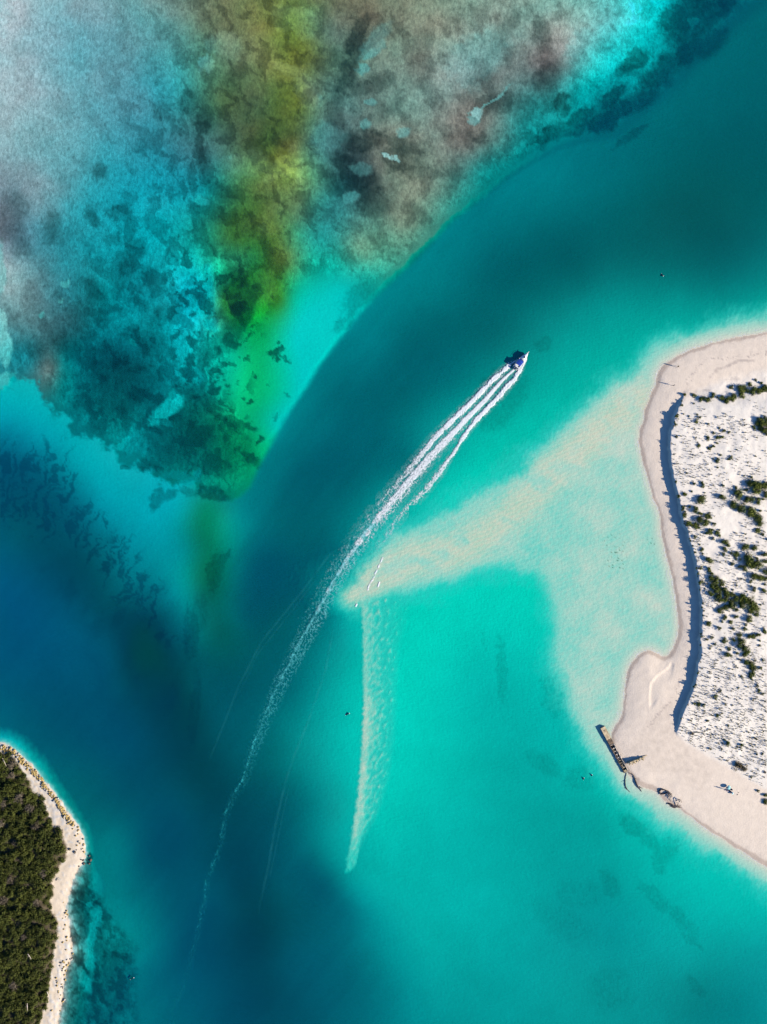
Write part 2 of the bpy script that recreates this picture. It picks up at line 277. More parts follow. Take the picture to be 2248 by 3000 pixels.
# dark seagrass and coral patches: (x, y, half length, half width, turn in degrees, strength)
PATCHES = """1052 100 72 26 112 .72;1018 215 62 26 112 .72;1085 250 60 26 160 .6;1092 95 60 20 10 .3;1070 410 80 34 175 .75;1160 420 45 18 30 .65;985 350 46 22 60 .5;1020 500 70 30 65 .7;1080 560 70 42 80 .75;1105 600 40 40 90 .6
975 540 50 20 60 .5;1180 470 60 42 20 .65;1130 330 60 22 150 .35;1245 120 40 30 80 .4;1230 200 60 40 110 .35;600 345 40 22 80 .6;585 430 70 16 85 .65;560 300 34 40 60 .45;565 520 50 10 88 .5;640 560 60 22 30 .45;620 620 45 30 40 .5
455 330 30 12 60 .3;300 505 26 24 30 .55;270 640 30 16 60 .5;352 620 22 30 90 .55;380 690 18 50 170 .55;405 720 26 20 90 .5;330 700 18 30 90 .4;150 660 26 50 10 .5;30 640 40 70 20 .45;60 720 40 26 60 .4
370 780 40 36 60 .6;430 810 24 24 60 .5;280 850 40 26 60 .5;230 930 36 50 20 .6;200 1010 50 36 40 .6;130 1040 50 30 60 .5;350 800 30 60 10 .5;300 930 22 34 160 .5;420 890 26 16 40 .4;470 930 50 26 130 .5
330 1080 80 60 30 .6;450 1010 70 40 30 .65;420 1100 50 60 60 .55;370 1160 90 50 150 .55;300 1170 60 50 60 .5;600 1040 26 45 10 .75;640 1010 26 20 40 .65;590 880 26 22 30 .6;630 920 30 26 60 .65;700 850 50 40 100 .7
680 960 40 26 60 .8;715 930 26 50 30 .8;720 890 60 26 120 .75;660 1000 36 26 30 .7;470 1180 30 20 60 .4;560 1160 30 40 60 .6;600 1190 50 36 20 .6;500 1230 90 50 10 .6;560 1290 90 60 170 .45;640 1250 60 40 40 .45
690 1300 70 40 40 .5;690 1240 60 14 18 .8;725 1330 50 18 40 .8;650 1350 60 36 20 .45;580 1350 80 40 20 .42;470 1310 60 30 40 .6;440 1360 26 30 60 .6;620 1442 46 18 10 .85;460 1462 16 36 20 .65;497 1445 26 16 160 .65;550 1440 30 12 10 .5;370 1370 18 8 20 .7
1200 470 40 24 30 .5;1420 310 50 30 130 .6;1480 300 26 30 60 .5;1390 395 30 14 30 .3;1500 60 18 26 40 .5;1590 90 20 46 160 .5;1610 220 36 60 30 .55;1420 245 50 30 150 .35;1600 160 20 30 10 .35;1400 400 22 18 0 .55;1460 120 60 20 120 .3;1370 290 26 26 0 .4
1205 450 36 30 0 .6;1820 330 70 22 145 .75;1870 160 20 26 60 .8;1855 185 50 22 140 .8;1980 60 50 46 110 .85;2020 30 60 50 160 .85;1995 100 26 20 60 .7;2060 70 60 30 140 .7;2110 20 60 30 150 .8;1920 230 60 36 140 .75;1790 290 50 22 145 .75;1700 345 60 20 145 .7;1770 350 60 30 150 .8;1660 320 20 16 120 .6
1950 200 60 30 140 .7;2010 150 60 30 140 .7;1880 290 70 26 145 .6;1600 400 60 22 140 .7;1560 405 26 18 30 .5;1680 380 70 18 160 .6;1560 440 60 12 145 .3;1850 400 60 12 148 .4;2080 130 60 30 140 .5;1640 300 30 16 140 .7
820 1000 4 4 0 .7;805 1030 20 12 10 .9;812 1050 12 9 60 .9;832 1045 8 7 0 .6;842 1058 7 4 30 .6;825 1020 7 12 150 .8;676 1062 11 6 20 .8;700 1045 5 4 0 .7;722 1050 4 3 0 .7;735 975 4 4 0 .6;748 1108 7 4 50 .8;656 1118 9 6 40 .7;655 1065 9 8 0 .7;740 1092 3 3 0 .7
730 1180 10 7 10 .9;712 1166 6 5 0 .8;640 1140 8 6 0 .6;760 1290 14 10 140 .8;748 1330 16 8 40 .8;785 1125 8 4 0 .4;806 1222 6 10 0 .45;840 1158 12 5 40 .45;1010 945 40 14 130 .3;1050 870 60 30 130 .3;1030 900 26 16 130 .35
1180 930 0 0 0 0;590 1790 22 60 10 .3;640 1650 46 14 140 .55;630 1680 20 60 10 .45;560 1860 22 70 5 .5;570 2080 14 100 5 .35;545 1820 10 16 20 .4;570 1870 16 14 0 .4
1480 1180 90 46 130 .22;1460 1130 50 40 150 .2;1590 1010 26 20 0 .2;1470 1960 14 90 175 .18;1420 1880 8 30 170 .12;1620 2040 26 60 170 .16;1600 2240 60 26 30 .15;1700 2280 40 40 30 .18;1860 2420 50 24 40 .26;1900 2460 60 22 45 .22;1960 2490 50 26 130 .2;1930 2530 20 30 150 .2
1790 2590 26 40 150 .2;1920 2630 60 20 40 .18;2000 2700 60 20 45 .18;2030 2760 40 12 30 .16;2040 2890 36 16 40 .16;1790 2900 60 60 0 .12;1650 2700 90 40 30 .1;1700 2620 60 40 0 .1
262 2515 9 16 10 .85;255 2530 7 9 0 .8;246 2528 5 7 0 .7;225 2640 24 50 8 .7;240 2690 26 30 30 .65;284 2650 16 14 0 .7;310 2680 14 24 160 .6;215 2740 20 30 0 .7;255 2740 20 40 170 .55;290 2725 20 26 0 .5;235 2830 40 34 0 .65;215 2870 30 40 0 .6
330 2830 50 90 20 .6;320 2920 60 60 160 .55;290 2960 60 50 0 .5;220 2950 36 50 0 .6;350 2770 40 40 0 .4;300 2780 26 30 40 .45;255 2560 12 30 170 .4;265 2600 12 30 160 .4;350 2880 40 60 30 .5;210 2985 30 30 0 .6"""
# clear bright patches of bare sand inside the growth
BRIGHT = """660 125 46 30 10 .55;610 190 26 18 60 .6;650 140 50 26 30 .35;860 40 26 60 100 .5;880 80 50 18 30 .45;825 70 30 18 30 .3;845 205 45 16 20 .4;900 260 26 50 150 .55;910 300 26 20 30 .35;740 480 60 34 5 .45;830 490 60 26 150 .45;862 460 22 40 20 .4
880 500 10 40 5 .4;605 190 20 20 0 .5;590 590 16 14 0 .6;880 100 20 10 60 .3;1090 155 30 12 150 .4;1060 205 16 14 0 .4;1115 130 16 12 0 .3;1085 300 18 10 0 .35;1070 365 18 14 0 .35;1185 390 20 14 150 .4;1060 490 30 16 20 .22;1030 580 22 18 0 .4;950 400 60 40 0 .2
1142 455 14 6 20 .8;1162 462 9 6 30 .8;1398 335 20 12 145 .75;1388 348 14 14 0 .5;1440 300 46 3 142 .55;1480 265 30 3 142 .4;600 880 40 40 0 .3;800 640 26 50 20 .2;1100 120 20 60 40 .25;1400 170 90 60 140 .18;1720 130 60 40 140 .3
640 800 40 24 40 .45;600 860 18 50 20 .5;620 900 26 18 0 .5;630 950 26 22 0 .5;560 1090 40 20 30 .35;490 1200 54 22 142 .8;470 1225 36 8 140 .7;515 1165 12 16 0 .6;365 1300 26 9 140 .7;10 1010 24 50 172 .95;0 940 14 30 0 .8;22 1000 16 34 170 .9;0 790 16 70 0 .6;14 1120 18 26 20 .7;35 1100 18 10 120 .5
190 835 12 7 130 .55;175 880 6 5 0 .5;126 925 6 10 160 .5;395 1005 8 8 0 .3;475 1235 30 8 20 .3;555 1410 30 8 170 .4;520 1395 40 12 0 .3;580 1385 12 14 30 .5;1860 120 60 34 140 .3;1940 60 40 14 130 .2;2030 60 16 12 0 .35;260 2650 8 8 0 .4;285 2690 22 30 0 .55;268 2740 14 40 5 .6;262 2800 14 40 170 .6;248 2870 12 40 165 .5;285 2590 20 40 160 .35;340 2700 60 60 0 .15"""

def ellipses(table, X, Y):
    """field that is 1 in the middle of each patch, 0.5 on its outline and falls off outside; and the strength of the patch"""
    out = np.zeros(X.shape, np.float32); st = np.zeros(X.shape, np.float32); size = np.full(X.shape, 30.0, np.float32)
    for x, y, a, b, t, s in parse(table):
        if a <= 0: continue
        R = max(a, b) * 2.1
        m = (np.abs(X - x) < R) & (np.abs(Y - y) < R)
        if not m.any(): continue
        dx = X[m] - x; dy = Y[m] - y
        ca, sa = math.cos(math.radians(t)), math.sin(math.radians(t))
        r = np.sqrt(((dx * ca + dy * sa) / a) ** 2 + ((-dx * sa + dy * ca) / b) ** 2)
        f = np.clip(1 - .5 * r, 0, 1)
        o = out[m]; k = f > o
        out[m] = np.where(k, f, o); v = st[m]; st[m] = np.where(k, s, v); v = size[m]; size[m] = np.where(k, min(a, b), v)
    return out, st, size

def build_map(X, Y):
    """height (m) and ground colour for every survey position"""
    LT = Lattice(X, Y)
    # ---------- soundings
    dp = parse(DEEP); rp = parse(REEF)
    dv = [solve_bed((p[2], p[3] * 1.02 + 5, p[4] * .99 + 2)) for p in dp]
    D = coarse_eval([p[:2] for p in dp], [[math.log(u), *np.sqrt(A)] for u, A in dv], X, Y)
    ud = np.exp(D[..., 0]); Ad = D[..., 1:] ** 2
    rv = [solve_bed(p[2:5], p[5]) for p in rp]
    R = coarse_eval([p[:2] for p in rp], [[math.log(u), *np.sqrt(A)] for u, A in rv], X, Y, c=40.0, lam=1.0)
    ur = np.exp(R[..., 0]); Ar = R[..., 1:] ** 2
    # ---------- reef outline: ragged where growth ends, clean along the channel
    wx = fbm(X, Y, 60, 5, 3) ; wy = fbm(X, Y, 60, 5, 11)
    fine = fbm(X, Y, 14, 3, 21)
    rag = sstep(1480, 1250, X + .9 * (Y - 1100)) * sstep(1000, 1120, Y) * sstep(760, 600, X)
    sd = LT.sdf(REEF_EDGE)
    m_reef = sstep(-1, 1, (sd + rag * (wx * 26 + fine * 8) + (1 - rag) * (fine * 2.5 + wx * 5)) / (11 + 26 * sstep(1650, 1800, X) * sstep(460, 380, Y)))
    m_bed = sstep(-1, 1, (sd + 9 + rag * (wx * 26 + fine * 8 - 14)) / 10)
    u = mix(ud, ur, m_reef); A = mix(Ad, Ar, np.maximum(m_bed, m_reef))
    # ---------- growth and bare patches
    n1 = fbm(X, Y, 46, 6, 31, gain=.62); n2 = fbm(X, Y, 16, 4, 41, gain=.6); n3 = fbm(X, Y, 130, 4, 51)
    east = sstep(880, 1000, X)
    mott = m_reef * sstep(5, 40, sd)
    tongue = sstep(-30, 30, LT.sdf([(905, 800), (1010, 800), (1110, 850), (1060, 900), (900, 1110), (790, 1310), (740, 1350), (690, 1190), (640, 1120), (680, 1020), (730, 990), (800, 890)], 120))
    mott = mott * (1 - .96 * tongue)
    veil = sstep(760, 250, X + .35 * Y)     # far corner: grey sky glitter painted into the bed colour, less mottled
    n4 = fbm(X + 14 * wx, Y, 20, 5, 45, ang=math.radians(75), stretch=2.2, gain=.6)
    pat = fbm(X + 22 * wx, Y + 22 * wy, 52, 6, 47, ang=math.radians(65), stretch=1.5, gain=.6)
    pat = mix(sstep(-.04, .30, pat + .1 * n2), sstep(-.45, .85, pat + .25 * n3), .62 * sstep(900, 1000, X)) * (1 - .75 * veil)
    A = A * (1 + mott * (.24 - .56 * pat))[..., None]
    deepreef = mott * sstep(700, 860, Y) * sstep(760, 640, X)
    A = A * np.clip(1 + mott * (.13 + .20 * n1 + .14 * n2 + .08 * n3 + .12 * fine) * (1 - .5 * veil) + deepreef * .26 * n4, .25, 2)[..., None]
    ur_mod = 1 + mott * .25 * n3
    u = u * np.clip(ur_mod, .6, 1.5)
    e, st_, sz = ellipses(PATCHES, X + 10 * wx + 6 * n2, Y + 10 * wy + 5 * fine)
    big = sstep(6, 24, sz)
    dark = np.minimum(st_ * 1.12, 1) * sstep(.46 - .10 - .07 * big, .46 + .10 + .09 * big, e + big * (.12 * n1 + .09 * n2) + (1 - big) * .12 * fine)
    dark = np.clip(dark * (1 + .22 * n2 + .15 * fine), 0, .95)
    e, st_, sz = ellipses(BRIGHT, X + 9 * wy + 5 * n2, Y + 9 * wx + 5 * fine)
    big = sstep(6, 24, sz)
    brt = st_ * sstep(.46 - .10 - .07 * big, .46 + .10 + .08 * big, e + big * (.11 * n1 + .09 * n2) + (1 - big) * .1 * fine)
    clear = sstep(.5, .8, st_)
    dark = dark * (1 - .22 * sstep(760, 690, X) * sstep(720, 800, Y) * sstep(2300, 2200, Y))
    weed = A * np.array([.17, .19, .18]) + np.array([.005, .007, .006])
    A = mix(A, weed, np.clip(dark, 0, 1))
    g, o = water_lut(u)
    alg = sstep(.72, .5, A[..., 2] / np.maximum(A[..., 1], .01))
    sandy = mix(A * .25 + SAND * .62, A * .3 + SAND * .75, clear)
    A = mix(A, mix(sandy, A * 1.6 + .03, alg), np.clip(brt * 1.3, 0, 1))
    u = u * (1 + np.clip(brt, 0, 1) * (1 - alg) * (1 - clear) * .8)
    # scattered tufts along the broken fringe of the reef
    fr = sstep(60, 130, LT.sdf([(520, 760), (690, 780), (760, 880), (720, 1000), (690, 1230), (560, 1200), (520, 1000)], 140) + 130) 
    tuft = sstep(.10, .34, fbm(X + 12 * wx, Y + 12 * wy, 50, 6, 61, gain=.58)) * fr
    A = mix(A * (1 + .35 * fr[..., None] * (1 - tuft[..., None])), weed * 1.3, tuft * .72)
    # ---------- spurs of weed feathering into the sand in the west
    band = LT.sdf([(-60, 1290), (40, 1300), (120, 1300), (190, 1300), (215, 1360), (240, 1440), (300, 1500), (350, 1530), (400, 1620), (440, 1680), (480, 1740), (520, 1870), (470, 1900), (380, 1800), (300, 1700), (200, 1620), (100, 1560), (-60, 1500)], 90)
    spur = fbm(X + wx * 26 + n2 * 5, Y + wy * 20, 17, 4, 71, ang=math.radians(-72), stretch=4.2, gain=.6)
    spur = sstep(-.02, .36, spur + sstep(-10, 70, band) * .35 - .25) * sstep(-45, 20, band + 16 * n1)
    A = mix(A, A * np.array([.40, .42, .46]), np.clip(spur * .9, 0, 1))
    blot = sstep(.1, .7, fbm(X, Y, 75, 5, 81, ang=math.radians(-60), stretch=2)) * sstep(20, 120, LT.sdf([(60, 1480), (330, 1560), (480, 1850), (560, 2050), (520, 2150), (420, 2050), (250, 1850), (80, 1640)], 130) + 60)
    A = A * (1 - .30 * blot)[..., None]
    # faint streaks where the tide runs along the channels
    st = fbm(X, Y, 42, 4, 91, ang=math.radians(-52), stretch=7)
    A = A * (1 + (1 - m_reef) * .07 * st * sstep(2.2, 4, u))[..., None]
    A = A * (1 + (1 - m_reef) * (.05 * n3 + .03 * n1))[..., None]
    # ---------- sand flat and sand bar
    ripple = fbm(X, Y, 7.5, 3, 101, ang=math.radians(-58), stretch=2.6)
    wob = fbm(X, Y, 90, 4, 111)
    sf = LT.sdf(FLAT) - 16 * sstep(1990, 1850, X) * sstep(1080, 1300, X) + wob * 20 + ripple * 14
    flat_u = .25 - .075 * sstep(1560, 1760, X) + .08 * wob 
    crest = sstep(90, 20, LT.line([(1040, 1740), (1110, 1690), (1200, 1640), (1330, 1620), (1440, 1560), (1520, 1490), (1600, 1400), (1700, 1310), (1800, 1230), (1870, 1170)]) + 14 * wob)
    crest = crest * sstep(-1.1, .25, wob + .5 * fbm(X, Y, 34, 4, 113, ang=math.radians(20), stretch=2))
    ridge = np.sin((X * .42 + Y * .91) * (6.2832 / 12.5) + 3.2 * fbm(X, Y, 85, 3, 117) + 1.2 * ripple)   # wave-built sand ridges
    flat_u = flat_u * (1 - .62 * crest) * (1 + .26 * ripple + .30 * ridge * (.35 + .65 * crest))
    flat_u = np.clip(flat_u, .04, 1.2)
    # slopes off the flat: steep in the lagoon's inner bend, long towards the channel
    off = np.maximum(-sf, 0)
    slope_w = 56 + 26 * sstep(1500, 1900, X) * sstep(1500, 1200, Y) + 10 * sstep(2100, 2300, Y) + 26 * sstep(1480, 1600, X) * sstep(1600, 1720, Y) * sstep(2200, 2050, Y)
    uf = flat_u + (off / slope_w) ** 1.5 * 1.0 * (1 + .22 * ripple)
    u = np.where(uf < u, uf, u); k_flat = sstep(90, 0, off)
    A = mix(A, mix(np.broadcast_to(np.array([.67, .605, .465]), A.shape), np.array([.69, .58, .41]), crest * (.7 + .3 * wob)), k_flat)
    sb = LT.sdf(BAR)
    left = LT.line(BAR[:9])
    inside = np.maximum(sstep(-5, 5, sb + ripple * 5) * sstep(0, 30, sb + (1e3) * sstep(30, 8, left)), 0)
    patch = sstep(75, 10, LT.line([(1078, 2080), (1075, 2150)])) * .6 + sstep(30, 5, LT.line([(1062, 2230), (1050, 2350), (1035, 2450), (1022, 2540)])) * .8 + sstep(20, 4, LT.line([(1066, 1760), (1066, 2200)])) * .35
    ub = .40 + (left / 92) ** 1.7 * .85 + .6 * sstep(2400, 2570, Y) - .29 * np.clip(patch, 0, 1)
    ub = np.clip(ub * (1 + (.5 + .35 * sstep(10, 90, left)) * ripple), .07, 5)
    ub = mix(u, np.minimum(ub, u), inside)
    u = ub
    A = mix(A, np.broadcast_to(np.array([.67, .585, .435]), A.shape), inside * sstep(150, 20, left))
    # ripple fields on the lagoon floor
    rf = sstep(250, 60, np.abs(left)) * sstep(0, 30, X - 1050) * sstep(1700, 1760, Y) * sstep(2620, 2500, Y)
    u = u * (1 + .16 * rf * ripple)
    # ---------- island coasts
    c_e = LT.sdf(LAND_E) + 2.0 * fbm(X, Y, 30, 3, 121)
    c_w = LT.sdf(LAND_W) + 4.0 * fbm(X, Y, 16, 4, 131)
    # water thins out towards the beach
    near = np.maximum(-c_e, 0)
    u = np.where(c_e < 0, np.minimum(u, .015 + (near / 30) * .16 + np.maximum(near - 34, 0) ** 1.5 * .012), u)
    nw = np.maximum(-c_w, 0)
    shelf = 13 + 30 * sstep(2490, 2600, Y)
    uw = .02 + (nw / shelf) * .75 + np.maximum(nw - shelf, 0) ** 1.3 * (.055 - .04 * sstep(2500, 2600, Y))
    u = np.where(c_w < 0, np.minimum(u, uw), u)
    A = mix(A, mix(SAND, weed * 1.5, np.clip(dark, 0, 1)), sstep(shelf * 1.1, 0, nw) * (c_w < 0))
    # coral and weed on the island's eastern shelf
    rw = sstep(-25, 20, LT.sdf([(205, 2560), (250, 2540), (275, 2600), (320, 2680), (380, 2760), (390, 2900), (400, 3060), (150, 3060), (185, 2900), (205, 2760)], 120) + 10 * wx)
    pw_ = sstep(-.12, .30, fbm(X + 14 * wx, Y, 30, 6, 57, ang=math.radians(70), stretch=1.8, gain=.62)) * rw
    brw = np.clip(brt * 1.6, 0, 1)
    A = mix(A, A * np.array([.36, .30, .26]), np.clip(pw_ * .85 * (1 - brw), 0, 1))
    mott = np.maximum(mott, rw * .8)
    A = np.clip(A, .012, .74)
    # small dark weed flecks lying on the sand flat
    fl = sstep(.62, .85, fbm(X, Y, 5, 2, 141)) * (sstep(46, 10, LT.line([(1800, 1590), (1805, 1660)])) + sstep(16, 4, LT.line([(1905, 1580), (1912, 1610)])))
    A = mix(A, np.broadcast_to(np.array([.10, .13, .06]), A.shape), np.clip(fl, 0, 1) * .8)
    z = -u / OPT
    # ---------- dry land, east
    land = c_e > 0
    sc = smooth_line(SCARP, 3)
    upland = [(2040, 1130), (2120, 1085), (2248, 1070), (2700, 1040), (6500, 900), (6500, 3000), (2700, 2480), (2330, 2360), (2200, 2290), (2100, 2230), (2010, 2180)]
    dsc = LT.sdf([tuple(p) for p in sc] + upland[::-1]) + 3.4 * fbm(X, Y, 20, 4, 151, gain=.6)
    beach = 1.05 * (1 - np.exp(-np.maximum(c_e, 0) / 55.0)) + .02
    along = sstep(60, 0, LT.line(SCARP)) * sstep(1152, 1200, Y) * sstep(2160, 2110, Y)
    lee = 1.28 * sstep(1130, 1230, Y) * sstep(2175, 2085, Y)
    rise = lee * sstep(-2.5, 2.5, dsc) * sstep(2090, 2030, X - 60) + lee * sstep(-40, 60, dsc) * (1 - sstep(2090, 2030, X - 60))
    hum = fbm(X, Y, 75, 4, 161); hum2 = fbm(X, Y, 20, 4, 171)
    dune = sstep(0, 40, dsc) * (.22 * hum + .045 * hum2)
    zl = beach + rise + dune * .8 + .018 * hum2
    # the spit's little ridge, tracks, the hollow by the ruin
    spit = LT.line(smooth_line([(1966, 1938), (1955, 1958), (1925, 1978), (1906, 2002), (1902, 2040), (1903, 2085)], 3))
    inner = LT.sdf([(1966, 1938), (1955, 1958), (1925, 1978), (1906, 2002), (1902, 2040), (1903, 2085), (1940, 2030), (1970, 1980), (1975, 1945)])
    zl = zl - .14 * sstep(-2, 4, inner) * sstep(40, 5, spit) + .07 * sstep(6, 0, spit)
    rr = np.hypot(X - 2134, Y - 1519); ring = np.sin(rr * .93 + .6 * fbm(X, Y, 25, 2, 181)) * sstep(34, 20, rr) * sstep(4, 9, rr)
    rr2 = np.hypot(X - 2200, Y - 1566); ring2 = np.sin(rr2 * .5) * sstep(60, 40, rr2) * sstep(26, 34, rr2) * .5
    zl = zl + .022 * ring + .012 * ring2
    berm = LT.line(smooth_line([(2248, 2528), (2190, 2490), (2120, 2440), (2050, 2395), (2000, 2358)], 3))
    z = np.where(land, zl, z)
    dry = np.array([.71, .64, .55]); pink = np.array([.69, .58, .465]); wet = np.array([.44, .35, .275])
    Al = mix(np.broadcast_to(pink, A.shape), dry, sstep(4, 40, dsc + 10 * hum))
    white = np.array([.735, .67, .575])
    Al = mix(Al, white, sstep(-6, 10, dsc) * sstep(1140, 1200, Y) * (.75 + .25 * sstep(-.5, .5, hum)))
    wetw = 9 + 5 * fbm(X, Y, 120, 3, 191) + 14 * sstep(2420, 2560, Y - .25 * (X - 2150)) * sstep(2040, 2120, X)
    Al = mix(Al, wet, .85 * sstep(wetw + 3, wetw - 3, c_e + 2 * ripple))
    lace = np.abs(c_e - wetw - 5 + 4 * fbm(X, Y, 60, 3, 201))
    Al = mix(Al, pink * .9, .35 * sstep(3, 0, lace))
    tan = np.array([.60, .50, .40])
    grit = LT.sdf([(1830, 2230), (1836, 2190), (1868, 2150), (1905, 2105), (1945, 2060), (1985, 2040), (1990, 2110), (1985, 2160), (2030, 2200), (2100, 2240), (2060, 2330), (1960, 2270), (1900, 2260), (1885, 2215), (1840, 2225)], 60)
    Al = mix(Al, tan * (1 + .12 * fine[..., None]), .55 * sstep(-10, 20, grit + 8 * n2))
    gl = LT.line(smooth_line([(1995, 1990), (1985, 2015), (1968, 2045), (1945, 2075), (1920, 2105), (1895, 2130)], 3))
    wrack = sstep(7, 1, gl + 5 * n2) * sstep(-.2, .5, fbm(X, Y, 6, 3, 211))
    w2 = LT.line(smooth_line([(2248, 1030), (2210, 1040), (2150, 1048), (2085, 1052), (2050, 1068), (2025, 1100), (2008, 1135)], 3))
    wrack = np.maximum(wrack, sstep(9, 1, w2 + 7 * n2) * sstep(.1, .6, fbm(X, Y, 7, 3, 221)))
    w3 = LT.line(smooth_line([(2080, 1105), (2105, 1082), (2140, 1070), (2165, 1056), (2210, 1058)], 3))
    wrack = np.maximum(wrack, sstep(6, 1, w3 + 3 * n2) * .8)
    w4 = LT.line([(2130, 1112), (2165, 1108)])
    wrack = np.maximum(wrack, sstep(7, 1, w4 + 4 * n2) * .7)
    w5 = LT.line([(2035, 1148), (2070, 1143), (2095, 1146)])
    wrack = np.maximum(wrack, sstep(4, 1, w5 + 3 * n2) * .7)
    Al = mix(Al, np.array([.25, .20, .19]), .6 * wrack)
    speck = sstep(.75, .95, fbm(X, Y, 4.5, 2, 231)) * sstep(10, 40, dsc) * sstep(-.4, .4, hum)
    Al = mix(Al, np.array([.33, .30, .22]), .35 * speck)
    Al = Al * (1 + .045 * hum2 + .03 * fine)[..., None]
    A = np.where(land[..., None], Al, A)
    # ---------- dry land, west
    land = c_w > 0
    wd = LT.sdf(WOODS_EDGE)
    zw = .9 * (1 - np.exp(-c_w / 26.0)) + 1.5 * sstep(-4, 40, wd) + .25 * sstep(-20, 60, wd) * hum + .05 * hum2
    rock = sstep(.0, .5, fbm(X, Y, 12, 4, 241) + .5 * sstep(2500, 2380, Y) + .35 * sstep(2650, 2700, Y) - .3)
    Aw = mix(np.broadcast_to(np.array([.56, .47, .36]), A.shape), np.array([.48, .45, .41]), rock)
    Aw = mix(Aw, np.array([.30, .23, .13]), .5 * sstep(7, 1, c_w) * sstep(2500, 2650, Y) * sstep(-.3, .4, n2))
    Aw = mix(Aw, np.array([.52, .43, .31]), .6 * sstep(6, 2, c_w))
    Aw = mix(Aw, np.array([.075, .058, .036]) * (1 + .3 * n2[..., None]), sstep(-2, 9, wd + 5 * n2))
    zw = zw + rock * .22 * np.abs(fbm(X, Y, 7, 3, 251)) * sstep(2, 8, c_w)
    z = np.where(land, zw, z); A = np.where(land[..., None], Aw * (1 + .08 * hum2[..., None]), A)
    tex = np.clip(mott + .35 * (np.maximum(dark, 0) > .1), 0, 1)
    return z.astype(np.float32), np.clip(A, .01, .8).astype(np.float32), c_e, dsc, wd, tex.astype(np.float32)
# ---------------------------------------------------------------- helpers
def W(px, py, z=0.0):
    """survey position at height z -> metres in the scene (the survey was made from the camera's height)"""
    k = 1 - z / CAM_H
    return Vector(((px - CX) * M * k, (CY - py) * M * k, z))

def tag(o, label=None, cat=None, group=None, kind=None):
    if label: o['label'] = label
    if cat: o['category'] = cat
    if group: o['group'] = group
    if kind: o['kind'] = kind
    return o

def link(name, mesh, mat=None, parent=None):
    o = bpy.data.objects.new(name, mesh); COL.objects.link(o)
    if mat is not None and len(mesh.materials) == 0: mesh.materials.append(mat)
    if parent is not None: o.parent = parent
    return o

def empty(name, loc=(0, 0, 0), rz=0.0):
    o = bpy.data.objects.new(name, None); COL.objects.link(o)
    o.location = loc; o.rotation_euler = (0, 0, rz); o.empty_display_size = .2
    return o

def new_mat(name):
    m = bpy.data.materials.new(name); m.use_nodes = True
    t = m.node_tree
    return m, t, t.nodes['Principled BSDF'], t.nodes['Material Output']

def nd(t, typ, **kw):
    n = t.nodes.new(typ)
    for k, v in kw.items():
        if k.startswith('i_'): n.inputs[int(k[2:])].default_value = v
        else: setattr(n, k, v)
    return n

def plain(name, col, rough=.7, vary=.18, scale=3.0, bump=.0, metal=0.0, spec=.3, col2=None, bscale=None):
    """painted or natural surface: two tones broken up by noise, a little relief"""
    m, t, b, out = new_mat(name)
    b.inputs['Roughness'].default_value = rough; b.inputs['Metallic'].default_value = metal
    b.inputs['Specular IOR Level'].default_value = spec
    tc = nd(t, 'ShaderNodeTexCoord'); nz = nd(t, 'ShaderNodeTexNoise'); nz.inputs['Scale'].default_value = scale; nz.inputs['Detail'].default_value = 5
    t.links.new(tc.outputs['Object'], nz.inputs['Vector'])
    cr = nd(t, 'ShaderNodeValToRGB'); e = cr.color_ramp.elements
    c2 = col2 or tuple(c * (1 - vary) for c in col)
    e[0].position = .35; e[0].color = (*c2, 1); e[1].position = .65; e[1].color = (*col, 1)
    t.links.new(nz.outputs['Fac'], cr.inputs['Fac']); t.links.new(cr.outputs['Color'], b.inputs['Base Color'])
    if bump:
        n2 = nd(t, 'ShaderNodeTexNoise'); n2.inputs['Scale'].default_value = bscale or scale * 4; n2.inputs['Detail'].default_value = 4
        t.links.new(tc.outputs['Object'], n2.inputs['Vector'])
        bp = nd(t, 'ShaderNodeBump'); bp.inputs['Strength'].default_value = bump; bp.inputs['Distance'].default_value = .1
        t.links.new(n2.outputs['Fac'], bp.inputs['Height']); t.links.new(bp.outputs['Normal'], b.inputs['Normal'])
    return m

# ---------------------------------------------------------------- ground: sea bed, dunes and island as sheets of one survey
STEP = 3.4
def axis(n_px):
    core = np.arange(-STEP * 4, n_px + STEP * 4, STEP)
    out = 22.0; lo = []; p = core[0]
    while p > -9000: p -= out; out *= 1.5; lo.append(p)
    hi = []; p = core[-1]; out = 22.0
    while p < n_px + 9000: p += out; out *= 1.5; hi.append(p)
    return np.concatenate([lo[::-1], core, hi]), len(lo), len(core)
ax, ix0, nxc = axis(2248); ay, iy0, nyc = axis(3000)
GX, GY = np.meshgrid(ax, ay)
GZ, GA, C_E, DSC, WD, GT = build_map(GX.astype(np.float32), GY.astype(np.float32))

def ground_z(px, py):
    x = np.interp(px, ax, np.arange(len(ax))); y = np.interp(py, ay, np.arange(len(ay)))
    i = int(min(x, len(ax) - 2)); j = int(min(y, len(ay) - 2)); fx, fy = x - i, y - j
    return float((GZ[j, i] * (1 - fx) + GZ[j, i + 1] * fx) * (1 - fy) + (GZ[j + 1, i] * (1 - fx) + GZ[j + 1, i + 1] * fx) * fy)

def on_ground(px, py, dz=0.0):
    return W(px, py, ground_z(px, py) + dz)

